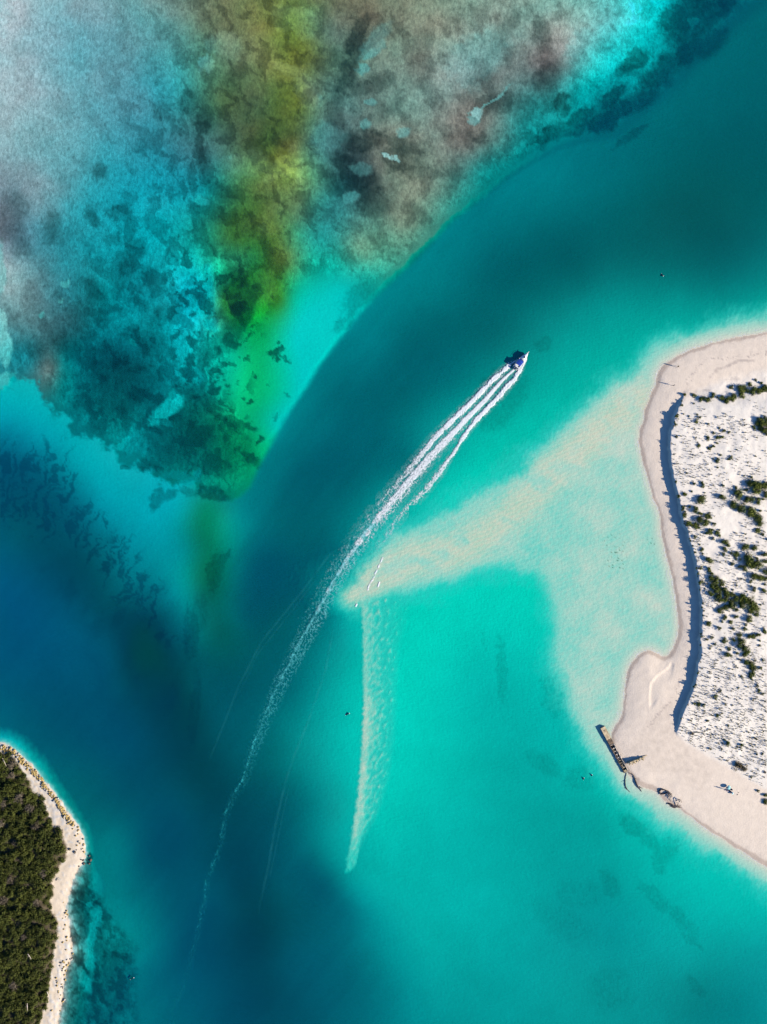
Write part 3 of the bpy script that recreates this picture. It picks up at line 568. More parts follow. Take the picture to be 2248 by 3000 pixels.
def sand_material(name, under):
    m, t, b, out = new_mat(name)
    b.inputs['Roughness'].default_value = .95; b.inputs['Specular IOR Level'].default_value = .12 if under else .2
    at = nd(t, 'ShaderNodeAttribute', attribute_name='ground_colour')
    geo = nd(t, 'ShaderNodeNewGeometry')
    # grain and blotches
    g1 = nd(t, 'ShaderNodeTexNoise'); g1.inputs['Scale'].default_value = 1.9 if under else 2.6; g1.inputs['Detail'].default_value = 5; g1.inputs['Roughness'].default_value = .7
    t.links.new(geo.outputs['Position'], g1.inputs['Vector'])
    mr = nd(t, 'ShaderNodeMapRange'); mr.inputs[1].default_value = .3; mr.inputs[2].default_value = .7
    a = .08 if under else .08
    mr.inputs[3].default_value = 1 - a; mr.inputs[4].default_value = 1 + a
    t.links.new(g1.outputs['Fac'], mr.inputs[0])
    mx = nd(t, 'ShaderNodeVectorMath', operation='MULTIPLY')
    t.links.new(at.outputs['Color'], mx.inputs[0]); t.links.new(mr.outputs[0], mx.inputs[1])
    last = mx
    if under:                               # reef flat: fine drawn-out flecks, bed detail plus ripple glitter painted into the colour
        mp0 = nd(t, 'ShaderNodeMapping'); mp0.inputs['Rotation'].default_value = (0, 0, R(14)); mp0.inputs['Scale'].default_value = (1.0, .55, 1.0)
        t.links.new(geo.outputs['Position'], mp0.inputs['Vector'])
        f1 = nd(t, 'ShaderNodeTexNoise'); f1.inputs['Scale'].default_value = 1.0; f1.inputs['Detail'].default_value = 6; f1.inputs['Roughness'].default_value = .78; f1.inputs['Distortion'].default_value = .5
        t.links.new(mp0.outputs[0], f1.inputs['Vector'])
        m2 = nd(t, 'ShaderNodeMapRange'); m2.inputs[1].default_value = .32; m2.inputs[2].default_value = .70; m2.inputs[3].default_value = -.40; m2.inputs[4].default_value = .48
        t.links.new(f1.outputs['Fac'], m2.inputs[0])
        m3 = nd(t, 'ShaderNodeMath', operation='MULTIPLY_ADD'); m3.inputs[2].default_value = 1.0
        t.links.new(m2.outputs[0], m3.inputs[0]); t.links.new(at.outputs['Alpha'], m3.inputs[1])
        last = nd(t, 'ShaderNodeVectorMath', operation='MULTIPLY')
        t.links.new(mx.outputs[0], last.inputs[0]); t.links.new(m3.outputs[0], last.inputs[1])
    t.links.new(last.outputs[0], b.inputs['Base Color'])
    # sand ripples / footprints and hummocks
    if under:
        mp = nd(t, 'ShaderNodeMapping'); mp.inputs['Rotation'].default_value = (0, 0, R(-32)); mp.inputs['Scale'].default_value = (.42, 1.0, 1.0)
        t.links.new(geo.outputs['Position'], mp.inputs['Vector'])
        h1 = nd(t, 'ShaderNodeTexNoise'); h1.inputs['Scale'].default_value = 1.15; h1.inputs['Detail'].default_value = 4; h1.inputs['Distortion'].default_value = .6
        t.links.new(mp.outputs[0], h1.inputs['Vector'])
        bp = nd(t, 'ShaderNodeBump'); bp.inputs['Strength'].default_value = .30; bp.inputs['Distance'].default_value = .30
    else:
        h1 = nd(t, 'ShaderNodeTexNoise'); h1.inputs['Scale'].default_value = 1.6; h1.inputs['Detail'].default_value = 7; h1.inputs['Roughness'].default_value = .62
        t.links.new(geo.outputs['Position'], h1.inputs['Vector'])
        bp = nd(t, 'ShaderNodeBump'); bp.inputs['Strength'].default_value = .36; bp.inputs['Distance'].default_value = .16
    t.links.new(h1.outputs['Fac'], bp.inputs['Height']); t.links.new(bp.outputs['Normal'], b.inputs['Normal'])
    return m

def sheet(name, face_mask, mat):
    ny, nx = GX.shape
    idx = np.arange(nx * ny).reshape(ny, nx)
    q = np.stack([idx[:-1, :-1], idx[1:, :-1], idx[1:, 1:], idx[:-1, 1:]], -1)[face_mask]
    used, inv = np.unique(q, return_inverse=True)
    k = 1 - GZ.ravel()[used] / CAM_H
    co = np.empty((len(used), 3), np.float32)
    co[:, 0] = (GX.ravel()[used] - CX) * M * k; co[:, 1] = (CY - GY.ravel()[used]) * M * k; co[:, 2] = GZ.ravel()[used]
    me = bpy.data.meshes.new(name); nf = len(q)
    me.vertices.add(len(used)); me.vertices.foreach_set('co', co.ravel())
    me.loops.add(nf * 4); me.loops.foreach_set('vertex_index', inv.ravel().astype(np.int32))
    me.polygons.add(nf); me.polygons.foreach_set('loop_start', np.arange(0, nf * 4, 4, dtype=np.int32))
    me.update(calc_edges=True)
    me.polygons.foreach_set('use_smooth', np.ones(nf, bool))
    ca = me.color_attributes.new('ground_colour', 'FLOAT_COLOR', 'POINT')
    rgba = np.ones((len(used), 4), np.float32); rgba[:, :3] = GA.reshape(-1, 3)[used]; rgba[:, 3] = GT.ravel()[used]
    ca.data.foreach_set('color', rgba.ravel())
    me.materials.append(mat)
    return link(name, me)

dryf = (GZ[:-1, :-1] > 0) | (GZ[1:, :-1] > 0) | (GZ[1:, 1:] > 0) | (GZ[:-1, 1:] > 0)
eastf = (GX[:-1, :-1] > 1200)
tag(sheet('seabed', ~dryf, sand_material('seabed_sand', True)), kind='structure')
tag(sheet('sand_dunes', dryf & eastf, sand_material('dune_sand', False)), kind='structure')
tag(sheet('island_ground', dryf & ~eastf, sand_material('island_sand', False)), kind='structure')

# ---------------------------------------------------------------- water: a body of clear sea water with a rippled surface
def water_material():
    m, t, b, out = new_mat('sea_water'); t.nodes.remove(b)
    tr = nd(t, 'ShaderNodeBsdfTransparent'); gl = nd(t, 'ShaderNodeBsdfGlossy'); gl.inputs['Roughness'].default_value = .10
    geo = nd(t, 'ShaderNodeNewGeometry')
    mp = nd(t, 'ShaderNodeMapping'); mp.inputs['Rotation'].default_value = (0, 0, R(28)); mp.inputs['Scale'].default_value = (1, .45, 1)
    t.links.new(geo.outputs['Position'], mp.inputs['Vector'])
    n1 = nd(t, 'ShaderNodeTexNoise'); n1.inputs['Scale'].default_value = 1.1; n1.inputs['Detail'].default_value = 4
    t.links.new(mp.outputs[0], n1.inputs['Vector'])
    bp = nd(t, 'ShaderNodeBump'); bp.inputs['Strength'].default_value = .6; bp.inputs['Distance'].default_value = .25
    t.links.new(n1.outputs['Fac'], bp.inputs['Height']); t.links.new(bp.outputs['Normal'], gl.inputs['Normal'])
    lw = nd(t, 'ShaderNodeLayerWeight'); lw.inputs[0].default_value = .5
    t.links.new(bp.outputs['Normal'], lw.inputs['Normal'])
    pw = nd(t, 'ShaderNodeMath', operation='POWER'); pw.inputs[1].default_value = 5
    ma = nd(t, 'ShaderNodeMath', operation='MULTIPLY_ADD'); ma.inputs[1].default_value = .98; ma.inputs[2].default_value = .02
    mx = nd(t, 'ShaderNodeMixShader')
    t.links.new(lw.outputs['Facing'], pw.inputs[0]); t.links.new(pw.outputs[0], ma.inputs[0]); t.links.new(ma.outputs[0], mx.inputs[0])
    t.links.new(tr.outputs[0], mx.inputs[1]); t.links.new(gl.outputs[0], mx.inputs[2]); t.links.new(mx.outputs[0], out.inputs[0])
    # absorption takes the red first; fine suspended matter scatters blue
    SCAT = (.0036, .088, .197); ABSO = (10.44, .414, .306)
    ab = nd(t, 'ShaderNodeVolumeAbsorption'); sc_ = nd(t, 'ShaderNodeVolumeScatter'); ad = nd(t, 'ShaderNodeAddShader')
    da = max(ABSO) * 1.001; ds = max(SCAT)
    ab.inputs['Density'].default_value = da; ab.inputs['Color'].default_value = (*[1 - a / da for a in ABSO], 1)
    sc_.inputs['Density'].default_value = ds; sc_.inputs['Color'].default_value = (*[a / ds for a in SCAT], 1)
    t.links.new(ab.outputs[0], ad.inputs[0]); t.links.new(sc_.outputs[0], ad.inputs[1]); t.links.new(ad.outputs[0], out.inputs[1])
    return m
def box_mesh(name, x0, x1, y0, y1, z0, z1):
    me = bpy.data.meshes.new(name)
    v = [(x, y, z) for z in (z0, z1) for y in (y0, y1) for x in (x0, x1)]
    me.from_pydata(v, [], [(0, 2, 3, 1), (4, 5, 7, 6), (0, 1, 5, 4), (2, 6, 7, 3), (0, 4, 6, 2), (1, 3, 7, 5)])
    return me
tag(link('sea_water', box_mesh('sea_water', -1250, 1250, -1350, 1350, -14, 0), water_material()), kind='structure')

# ---------------------------------------------------------------- mesh building
class MB:
    """collects vertices and faces; build() links them as one mesh object"""
    def __init__(s): s.v = []; s.f = []; s.mi = []
    def add(s, v, f, mi=0):
        n = len(s.v); s.v += [tuple(p) for p in v]; s.f += [tuple(i + n for i in q) for q in f]; s.mi += [mi] * len(f)
    def box(s, c, size, rot=None, mi=0, taper=1.0):
        hx, hy, hz = size[0] / 2, size[1] / 2, size[2] / 2
        v = [Vector((x * hx * (taper if z > 0 else 1), y * hy * (taper if z > 0 else 1), z * hz)) for z in (-1, 1) for y in (-1, 1) for x in (-1, 1)]
        if rot is not None: v = [rot @ p for p in v]
        s.add([p + Vector(c) for p in v], [(0, 2, 3, 1), (4, 5, 7, 6), (0, 1, 5, 4), (2, 6, 7, 3), (0, 4, 6, 2), (1, 3, 7, 5)], mi)
    def tube(s, pts, rad, n=6, mi=0, cap=True):
        pts = [Vector(p) for p in pts]; rad = rad if hasattr(rad, '__len__') else [rad] * len(pts)
        rings = []
        for i, p in enumerate(pts):
            d = (pts[min(i + 1, len(pts) - 1)] - pts[max(i - 1, 0)]).normalized()
            a = d.cross(Vector((0, 0, 1)) if abs(d.z) < .9 else Vector((1, 0, 0))).normalized(); b = d.cross(a)
            rings.append([p + (a * math.cos(2 * math.pi * k / n) + b * math.sin(2 * math.pi * k / n)) * rad[i] for k in range(n)])
        v = [q for r in rings for q in r]; f = []
        for i in range(len(rings) - 1):
            for k in range(n):
                f.append((i * n + k, i * n + (k + 1) % n, (i + 1) * n + (k + 1) % n, (i + 1) * n + k))
        if cap: f += [tuple(range(n))[::-1], tuple((len(rings) - 1) * n + k for k in range(n))]
        s.add(v, f, mi)
    def loft(s, rings, cap=True, mi=0):
        n = len(rings[0]); v = [q for r in rings for q in r]; f = []
        for i in range(len(rings) - 1):
            for k in range(n): f.append((i * n + k, i * n + (k + 1) % n, (i + 1) * n + (k + 1) % n, (i + 1) * n + k))
        if cap: f += [tuple(range(n))[::-1], tuple((len(rings) - 1) * n + k for k in range(n))]
        s.add(v, f, mi)
    def mesh(s, name, smooth=False):
        me = bpy.data.meshes.new(name); me.from_pydata(s.v, [], s.f); me.update()
        if any(s.mi): me.polygons.foreach_set('material_index', s.mi)
        if smooth: me.polygons.foreach_set('use_smooth', [True] * len(me.polygons))
        return me
    def build(s, name, mat, parent=None, smooth=False):
        me = s.mesh(name, smooth)
        return link(name, me, mat, parent)

rng = random.Random(11)

# ---------------------------------------------------------------- materials
def leaf_material(name, lo, hi):
    m, t, b, out = new_mat(name)
    b.inputs['Roughness'].default_value = .75; b.inputs['Specular IOR Level'].default_value = .15
    oi = nd(t, 'ShaderNodeObjectInfo'); geo = nd(t, 'ShaderNodeNewGeometry')
    nz = nd(t, 'ShaderNodeTexNoise'); nz.inputs['Scale'].default_value = 1.3; nz.inputs['Detail'].default_value = 3
    t.links.new(geo.outputs['Position'], nz.inputs['Vector'])
    ad = nd(t, 'ShaderNodeMath', operation='MULTIPLY_ADD'); ad.inputs[1].default_value = .45; 
    t.links.new(oi.outputs['Random'], ad.inputs[0]); t.links.new(nz.outputs['Fac'], ad.inputs[2])
    ad2 = nd(t, 'ShaderNodeMath', operation='MULTIPLY_ADD'); ad2.inputs[1].default_value = .3
    t.links.new(geo.outputs['Random Per Island'], ad2.inputs[0]); t.links.new(ad.outputs[0], ad2.inputs[2])
    cr = nd(t, 'ShaderNodeValToRGB'); e = cr.color_ramp.elements
    e[0].position = .45; e[0].color = (*lo, 1); e[1].position = 1.15 if False else 1.0; e[1].color = (*hi, 1)
    t.links.new(ad2.outputs[0], cr.inputs['Fac']); t.links.new(cr.outputs['Color'], b.inputs['Base Color'])
    return m
MAT_LEAF = leaf_material('bush_leaves', (.035, .060, .010), (.13, .155, .022))
MAT_WOODLEAF = leaf_material('thicket_leaves', (.016, .026, .005), (.070, .080, .014))
MAT_DRY = leaf_material('dry_twigs', (.12, .085, .05), (.24, .17, .08))
MAT_TUFT = leaf_material('grass_blades', (.07, .085, .03), (.19, .17, .06))
MAT_GREY = leaf_material('bare_twigs', (.075, .06, .04), (.17, .14, .10))
MAT_BARK = plain('bark', (.10, .075, .05), .9, .4, 4, .4)
MAT_DEAD = plain('dead_wood', (.11, .09, .085), .9, .6, 3, .5, col2=(.035, .03, .035))
MAT_ROCK_Y = plain('ochre_rock', (.50, .36, .13), .95, .3, 1.2, .7, col2=(.22, .15, .06))
MAT_ROCK_G = plain('grey_rock', (.50, .46, .40), .95, .3, 1.2, .7, col2=(.17, .15, .13))
MAT_ROCK_D = plain('dark_rock', (.13, .10, .07), .9, .3, 1.2, .6, col2=(.05, .045, .04))
MAT_CONC = plain('weathered_concrete', (.62, .50, .31), .95, .3, .8, .6, col2=(.36, .27, .16), bscale=3)
MAT_CONC_D = plain('stained_concrete', (.20, .14, .09), .95, .3, .9, .6, col2=(.07, .05, .035), bscale=3)
MAT_CONC_P = plain('pale_concrete', (.66, .56, .46), .95, .3, .9, .5, col2=(.46, .38, .28), bscale=3)
MAT_GEL = plain('white_gelcoat', (.80, .80, .79), .25, .04, 2, spec=.5)
MAT_BLUE = plain('blue_canvas', (.010, .055, .36), .8, .3, 2, .1)
MAT_DARK = plain('black_plastic', (.022, .024, .032), .4, .3, 3)
MAT_STEEL = plain('stainless_steel', (.55, .56, .58), .25, .1, 5, metal=1.0)
MAT_GLASS = plain('tinted_windscreen', (.03, .045, .06), .08, .2, 3, spec=.6)
MAT_DECK = plain('grey_deck', (.42, .42, .40), .8, .1, 6)
MAT_CUSH = plain('white_vinyl', (.72, .71, .68), .5, .06, 4)
MAT_SKIN = plain('skin', (.32, .18, .12), .6, .1, 6)
MAT_HAIR = plain('dark_hair', (.03, .02, .015), .6, .2, 8)
MAT_TEAL = plain('teal_fabric', (.06, .34, .36), .8, .25, 5)
MAT_TEALP = plain('pale_teal_fabric', (.42, .66, .66), .8, .15, 5)
MAT_RED = plain('dark_red_cloth', (.12, .015, .03), .8, .2, 6)
MAT_YEL = plain('mustard_cloth', (.42, .30, .06), .8, .2, 6)
MAT_NAVY = plain('navy_cloth', (.015, .025, .09), .8, .2, 6)
MAT_TOWEL = plain('pale_pink_towel', (.70, .58, .56), .9, .1, 9)
MAT_GREYC = plain('grey_cloth', (.22, .21, .22), .8, .2, 6)

# ---------------------------------------------------------------- crowns
def crown_mesh(name, seed, n_leaf, flat=.75, leaf=.16, lumps=6, twig=False):
    """a bush of radius 1: leaf-sized faces through an uneven dome"""
    r = random.Random(seed); mb = MB()
    lob = [(r.uniform(0, 6.28), r.uniform(.30, .72), r.uniform(.36, .58)) for _ in range(lumps)]
    lob = [(Vector((math.cos(a) * d, math.sin(a) * d, r.uniform(.12, .42) * flat)), q) for a, d, q in lob] + [(Vector((0, 0, .36 * flat)), .62)]
    for _ in range(n_leaf):
        c, q = r.choice(lob)
        d = Vector((r.gauss(0, 1), r.gauss(0, 1), r.gauss(.35, .9))).normalized()
        p = c + Vector((d.x, d.y, d.z * flat)) * q * (r.uniform(.55, 1.06) if r.random() < .75 else r.uniform(.1, .8))
        if p.z < .02: p.z = r.uniform(.02, .15)
        nrm = (d + Vector((r.uniform(-.6, .6), r.uniform(-.6, .6), r.uniform(-.3, .7)))).normalized()
        a = nrm.orthogonal().normalized(); a.rotate(Matrix.Rotation(r.uniform(0, 6.28), 3, nrm)); b = nrm.cross(a)
        L = leaf * r.uniform(.6, 1.35); w = L * (.16 if twig else .55)
        mb.add([p - a * L * .5, p - a * L * .1 + b * w * .5 + nrm * L * .08, p + a * L * .5, p - a * L * .1 - b * w * .5 + nrm * L * .08], [(0, 1, 2, 3)])
    return mb.mesh(name)
def stem_mesh(name, seed, h=.5):
    r = random.Random(seed); mb = MB()
    mb.tube([(0, 0, -.15), (.02, .01, h * .35)], [.075, .05], 6)
    for k in range(5):
        a = k * 1.256 + r.uniform(-.4, .4); d = r.uniform(.3, .6)
        mb.tube([(0, 0, h * .2), (math.cos(a) * d * .5, math.sin(a) * d * .5, h * .55), (math.cos(a) * d, math.sin(a) * d, h * r.uniform(.75, 1.1))], [.042, .028, .010], 5)
    return mb.mesh(name)
BUSH = [crown_mesh('crown', 100 + k, 620, .78, .17, 5 + k % 4) for k in range(7)]
BUSH_S = [crown_mesh('crown', 200 + k, 200, .85, .30, 4) for k in range(4)]
DRYB = [crown_mesh('twigs', 300 + k, 260, .7, .42, 6, True) for k in range(3)]
WOOD = [crown_mesh('crown', 400 + k, 560, .80, .19, 6 + k % 4) for k in range(9)]
WOODG = [crown_mesh('crown', 450 + k, 420, .80, .34, 6, True) for k in range(3)]
STEM = [stem_mesh('stem', 500 + k) for k in range(4)]
for me in BUSH + BUSH_S: me.materials.append(MAT_LEAF)
for me in DRYB: me.materials.append(MAT_DRY)
for me in WOOD: me.materials.append(MAT_WOODLEAF)
for me in WOODG: me.materials.append(MAT_GREY)
for me in STEM: me.materials.append(MAT_BARK)

def bush(name, px, py, r_px, crowns, label, cat, group=None, height=1.0, crown='crown', stem='stem', sink=.04):
    rad = r_px * M
    o = empty(name, on_ground(px, py, -sink), rng.uniform(0, 6.28))
    o.scale = (rad * rng.uniform(.92, 1.08), rad * rng.uniform(.92, 1.08), rad * height * rng.uniform(.9, 1.1))
    link(crown, rng.choice(crowns), None, o); link(stem, rng.choice(STEM), None, o)
    return tag(o, label, cat, group)

# ---------------------------------------------------------------- speedboat
def make_boat():
    a = math.atan2(45.0, 37.6)
    o = empty('motor_boat', W(1527.5, 1057.5, .0), a)        # origin amidships, +x to the bow
    tag(o, 'white motor boat with blue canopy speeding ahead of its foaming wake', 'boat')
    L = 7.2
    def half(t):                                             # half beam along the hull, t=0 stern .. 1 bow
        return 1.24 * (1 - max(0, (t - .42) / .58) ** 2.3) * (.94 + .06 * min(1, t * 4))
    st = [0, .12, .25, .38, .5, .6, .7, .78, .85, .91, .955, .985, 1.0]
    hull = MB(); rings = []
    for t in st:
        x = -3.5 + L * t; w = max(half(t), .03); top = .82 + .42 * t * t; keel = -.32 + .62 * max(0, (t - .55) / .45) ** 2
        rings.append([(x, -w, top), (x, -w * 1.02, top - .10), (x, -w * .86, keel + .30), (x, 0, keel), (x, w * .86, keel + .30), (x, w * 1.02, top - .10), (x, w, top), (x, w * .86, top + .02), (x, -w * .86, top + .02)])
    hull.loft(rings); h = hull.build('hull', MAT_GEL, o, False)
    fd = MB(); rr = []                                        # raised fore deck and cabin top
    for t in (.50, .56, .64, .72, .80, .87, .93, .97):
        x = -3.5 + L * t; w = max(half(t) * .80, .04); top = .84 + .42 * t * t; up = .36 * math.sin(math.pi * min(1, max(.04, (1 - t) / .50))) + .03
        rr.append([(x, -w, top), (x, -w * .72, top + up * .85), (x, 0, top + up), (x, w * .72, top + up * .85), (x, w, top), (x, 0, top - .05)])
    fd.loft(rr); dk = fd.build('fore_deck', MAT_GEL, o, True)
    mb = MB(); mb.box((1.55, 0, 1.47), (.62, .62, .05)); mb.build('hatch', MAT_GLASS, dk)
    mb = MB(); mb.box((-1.55, 0, .80), (3.6, 1.9, .04)); mb.build('cockpit_floor', MAT_DECK, o)
    for s in (-1, 1):
        mb = MB(); mb.box((-1.55, s * 1.07, .98), (3.5, .20, .26)); mb.build('coaming', MAT_GEL, o)
    mb = MB(); mb.box((-2.95, 0, 1.0), (.42, 1.75, .34)); mb.build('stern_bench', MAT_CUSH, o)
    for s in (-1, 1):
        q = MB(); q.box((-1.25, s * .48, 1.1), (.55, .5, .5)); q.box((-1.52, s * .48, 1.45), (.12, .5, .45)); q.build('seat', MAT_CUSH, o)
    q = MB(); q.box((-.25, .45, 1.2), (.4, .8, .75), taper=.85); con = q.build('console', MAT_GEL, o)
    q = MB(); q.tube([(-.50 + .02 * math.cos(k * .628), .45 + .17 * math.cos(k * .628), 1.48 + .17 * math.sin(k * .628)) for k in range(11)], .018, 5, cap=False); q.build('steering_wheel', MAT_DARK, con)
    q = MB(); n = 9; pr = []                                  # curved windscreen
    for k in range(n):
        u_ = -1 + 2 * k / (n - 1); pr.append((.42 - .55 * u_ * u_, u_ * .98))
    q.add([(x, y, 1.16) for x, y in pr] + [(x - .30, y * .94, 1.58) for x, y in pr] + [(x + .03, y * 1.01, 1.16) for x, y in pr] + [(x - .27, y * .95, 1.58) for x, y in pr],
          [(k, k + 1, n + k + 1, n + k) for k in range(n - 1)] + [(2 * n + k + 1, 2 * n + k, 3 * n + k, 3 * n + k + 1) for k in range(n - 1)] + [(n + k, n + k + 1, 3 * n + k + 1, 3 * n + k) for k in range(n - 1)])
    q.build('windscreen', MAT_GLASS, o)
    q = MB(); nx, ny = 7, 9; v = []; f = []                   # blue canopy on four poles
    for lay in (0, 1):
        for i in range(nx):
            for j in range(ny):
                x = -2.35 + 2.35 * i / (nx - 1); y = -1.0 + 2.0 * j / (ny - 1)
                v.append((x, y, 1.86 + .10 * (1 - (y / 1.0) ** 2) - .05 * abs(math.sin(i * math.pi / 3)) - lay * .03))
    for lay in (0, 1):
        b0 = lay * nx * ny
        for i in range(nx - 1):
            for j in range(ny - 1):
                w_ = (b0 + i * ny + j, b0 + (i + 1) * ny + j, b0 + (i + 1) * ny + j + 1, b0 + i * ny + j + 1)
                f.append(w_ if lay == 0 else w_[::-1])
    q.add(v, f); cp = q.build('canopy', MAT_BLUE, o, True)
    for x in (-2.3, -1.2, -.05):
        p = MB(); p.tube([(x, y, 1.88 + .10 * (1 - y * y)) for y in (-1.0, -.5, 0, .5, 1.0)], .022, 5); p.build('canopy_bow', MAT_STEEL, cp)
    for x, s in ((-2.3, -1), (-2.3, 1), (-.05, -1), (-.05, 1)):
        p = MB(); p.tube([(x * .8 - .3, s * 1.1, 1.05), (x, s * 1.0, 1.86)], .02, 5); p.build('canopy_pole', MAT_STEEL, o)
    for s in (-1, 1):                                         # two outboards
        eng = empty('outboard_motor', (-3.66, s * .42, .0)); eng.parent = o
        q = MB(); q.loft([[(-.30 * k, -.20 * k, z), (.26 * k, -.17 * k, z), (.30 * k, 0, z), (.26 * k, .17 * k, z), (-.30 * k, .20 * k, z), (-.36 * k, 0, z)] for z, k in ((.72, .8), (.85, 1), (1.15, 1), (1.28, .82), (1.33, .45))])
        q.build('cowling', MAT_DARK, eng, False)
        q = MB(); q.box((0, 0, .35), (.26, .14, .9)); q.box((-.02, 0, -.25), (.34, .06, .5)); q.build('leg', MAT_DARK, eng)
        q = MB(); q.box((-.02, 0, 1.337), (.30, .05, .015)); q.build('cowling_stripe', MAT_GEL, eng)
        q = MB()
        for k in range(3):
            q.box((-.24, math.cos(k * 2.09) * .12, -.3 + math.sin(k * 2.09) * .12), (.03, .12, .2), Matrix.Rotation(k * 2.09, 3, 'X'))
        q.build('propeller', MAT_STEEL, eng)
    q = MB(); q.box((-3.72, 0, .55), (.5, 2.0, .06)); q.build('swim_platform', MAT_GEL, o)
    for s in (-1, 1):                                         # bow rail
        pts = [(-3.5 + L * t, s * half(t) * .93, 1.22 + .42 * t * t) for t in (.52, .6, .7, .8, .88, .94, .985)]
        q = MB(); q.tube(pts, .024, 5); rl = q.build('bow_rail', MAT_STEEL, o)
        for p in pts[::2]:
            k = MB(); k.tube([(p[0], p[1], p[2] - .42), p], .016, 5); k.build('stanchion', MAT_STEEL, rl)
    q = MB(); q.loft([[(3.5, -.16, 1.22), (3.5, .16, 1.22), (3.5, .16, 1.30), (3.5, -.16, 1.30)], [(4.25, -.06, 1.28), (4.25, .06, 1.28), (4.25, .06, 1.34), (4.25, -.06, 1.34)]]); q.build('bow_sprit', MAT_GEL, o)
    q = MB(); q.tube([(2.6, -.1, 1.30), (2.75, .12, 1.3), (2.85, -.08, 1.31), (3.0, .1, 1.32)], .05, 6); q.build('anchor_rope', MAT_DARK, o)
    o.rotation_euler = (0, R(-3.0), a)
    return o
make_boat()

# ---------------------------------------------------------------- people
def skin_mesh(name, verts, edges, root, mat, parent):
    me = bpy.data.meshes.new(name); me.from_pydata([v[:3] for v in verts], edges, [])
    ob = link(name, me, mat, parent)
    md = ob.modifiers.new('skin', 'SKIN'); ss = ob.modifiers.new('subd', 'SUBSURF'); ss.levels = 1; ss.render_levels = 1
    for i, v in enumerate(verts):
        sv = me.skin_vertices[0].data[i]; sv.radius = (v[3], v[3] * (v[4] if len(v) > 4 else 1)); sv.use_root = (i == root)
    return ob

def person(px, py, face, label, shirt, shorts, stride=.22, arm=.0, h=1.74):
    o = empty('person', on_ground(px, py), face); o.scale = (h / 1.74,) * 3
    tag(o, label, 'person')
    V = [(0, 0, .95, .135, .85), (0, 0, 1.12, .125, .8), (0, 0, 1.32, .155, .75), (0, 0, 1.45, .10), (.01, 0, 1.53, .058), (.02, 0, 1.63, .088, 1.05), (.025, 0, 1.70, .075)]
    E_ = [(0, 1), (1, 2), (2, 3), (3, 4), (4, 5), (5, 6)]
    for s, st in ((1, stride), (-1, -stride)):
        b0 = len(V)
        V += [(.0, s * .10, .86, .092), (st * .5 + .03, s * .10, .48, .06), (st - .03, s * .10, .10, .042), (st + .10, s * .11, .045, .036), (st + .17, s * .11, .035, .03)]
        E_ += [(0, b0), (b0, b0 + 1), (b0 + 1, b0 + 2), (b0 + 2, b0 + 3), (b0 + 3, b0 + 4)]
        b1 = len(V)
        V += [(0, s * .19, 1.40, .056), (-st * .25 + arm * .1, s * .25, 1.14, .044), (-st * .6 + .08 + arm * .25, s * .27, .90, .032), (-st * .68 + .11 + arm * .3, s * .275, .82, .034, .6)]
        E_ += [(3, b1), (b1, b1 + 1), (b1 + 1, b1 + 2), (b1 + 2, b1 + 3)]
        hx, hy, hz = V[-1][:3]
        for k, (dx, ln) in enumerate(((-.026, .062), (-.009, .078), (.009, .082), (.026, .074))):
            b2 = len(V); V += [(hx + dx, hy, hz - .035 - ln * .5, .009), (hx + dx + .008, hy - s * .01, hz - .035 - ln, .008)]
            E_ += [(b1 + 3, b2), (b2, b2 + 1)]
        b2 = len(V); V += [(hx + .05, hy - s * .015, hz - .02, .010), (hx + .066, hy - s * .02, hz - .055, .009)]; E_ += [(b1 + 3, b2), (b2, b2 + 1)]
    body = skin_mesh('body', V, E_, 0, MAT_SKIN, o)
    nose = MB(); nose.tube([(.105, 0, 1.645), (.125, 0, 1.625)], [.008, .016], 5); nose.build('nose', MAT_SKIN, o)
    for s in (-1, 1):
        q = MB(); q.box((.10, s * .033, 1.655), (.014, .024, .014)); q.build('eye', MAT_HAIR, o)
        q = MB(); q.box((.02, s * .098, 1.64), (.03, .016, .05)); q.build('ear', MAT_SKIN, o)
    q = MB(); q.box((.105, 0, 1.585), (.012, .04, .008)); q.build('mouth', MAT_RED, o)
    skin_mesh('hair', [(-.035, 0, 1.66, .085, 1.1), (.0, 0, 1.735, .075), (-.05, 0, 1.60, .06)], [(0, 1), (0, 2)], 0, MAT_HAIR, o)
    T = [(0, 0, .98, .152, .85), (0, 0, 1.12, .143, .8), (0, 0, 1.32, .172, .75), (0, 0, 1.43, .11)]; TE = [(0, 1), (1, 2), (2, 3)]
    for s, st in ((1, stride), (-1, -stride)):
        b = len(T); T += [(0, s * .19, 1.40, .072), (-st * .15 + arm * .06, s * .235, 1.22, .066)]; TE += [(3, b), (b, b + 1)]
    skin_mesh('shirt', T, TE, 0, shirt, o)
    S = [(0, 0, .97, .155, .85)]; SE = []
    for s, st in ((1, stride), (-1, -stride)):
        b = len(S); S += [(.0, s * .10, .84, .112), (st * .36 + .01, s * .10, .60, .088)]; SE += [(0, b), (b, b + 1)]
    skin_mesh('shorts', S, SE, 0, shorts, o)
    return o
person(1984.5, 1075, R(200), 'person in mustard top walking near the waterline at the northern bend', MAT_YEL, MAT_NAVY, .24)
person(1972.0, 1130, R(100), 'person in grey top standing on the beach above the scarp shadow', MAT_GREYC, MAT_NAVY, .10)
person(2124.5, 2312.5, R(20), 'person in dark red top standing beside the teal umbrella on the beach', MAT_RED, MAT_NAVY, .08, .5, 1.68)

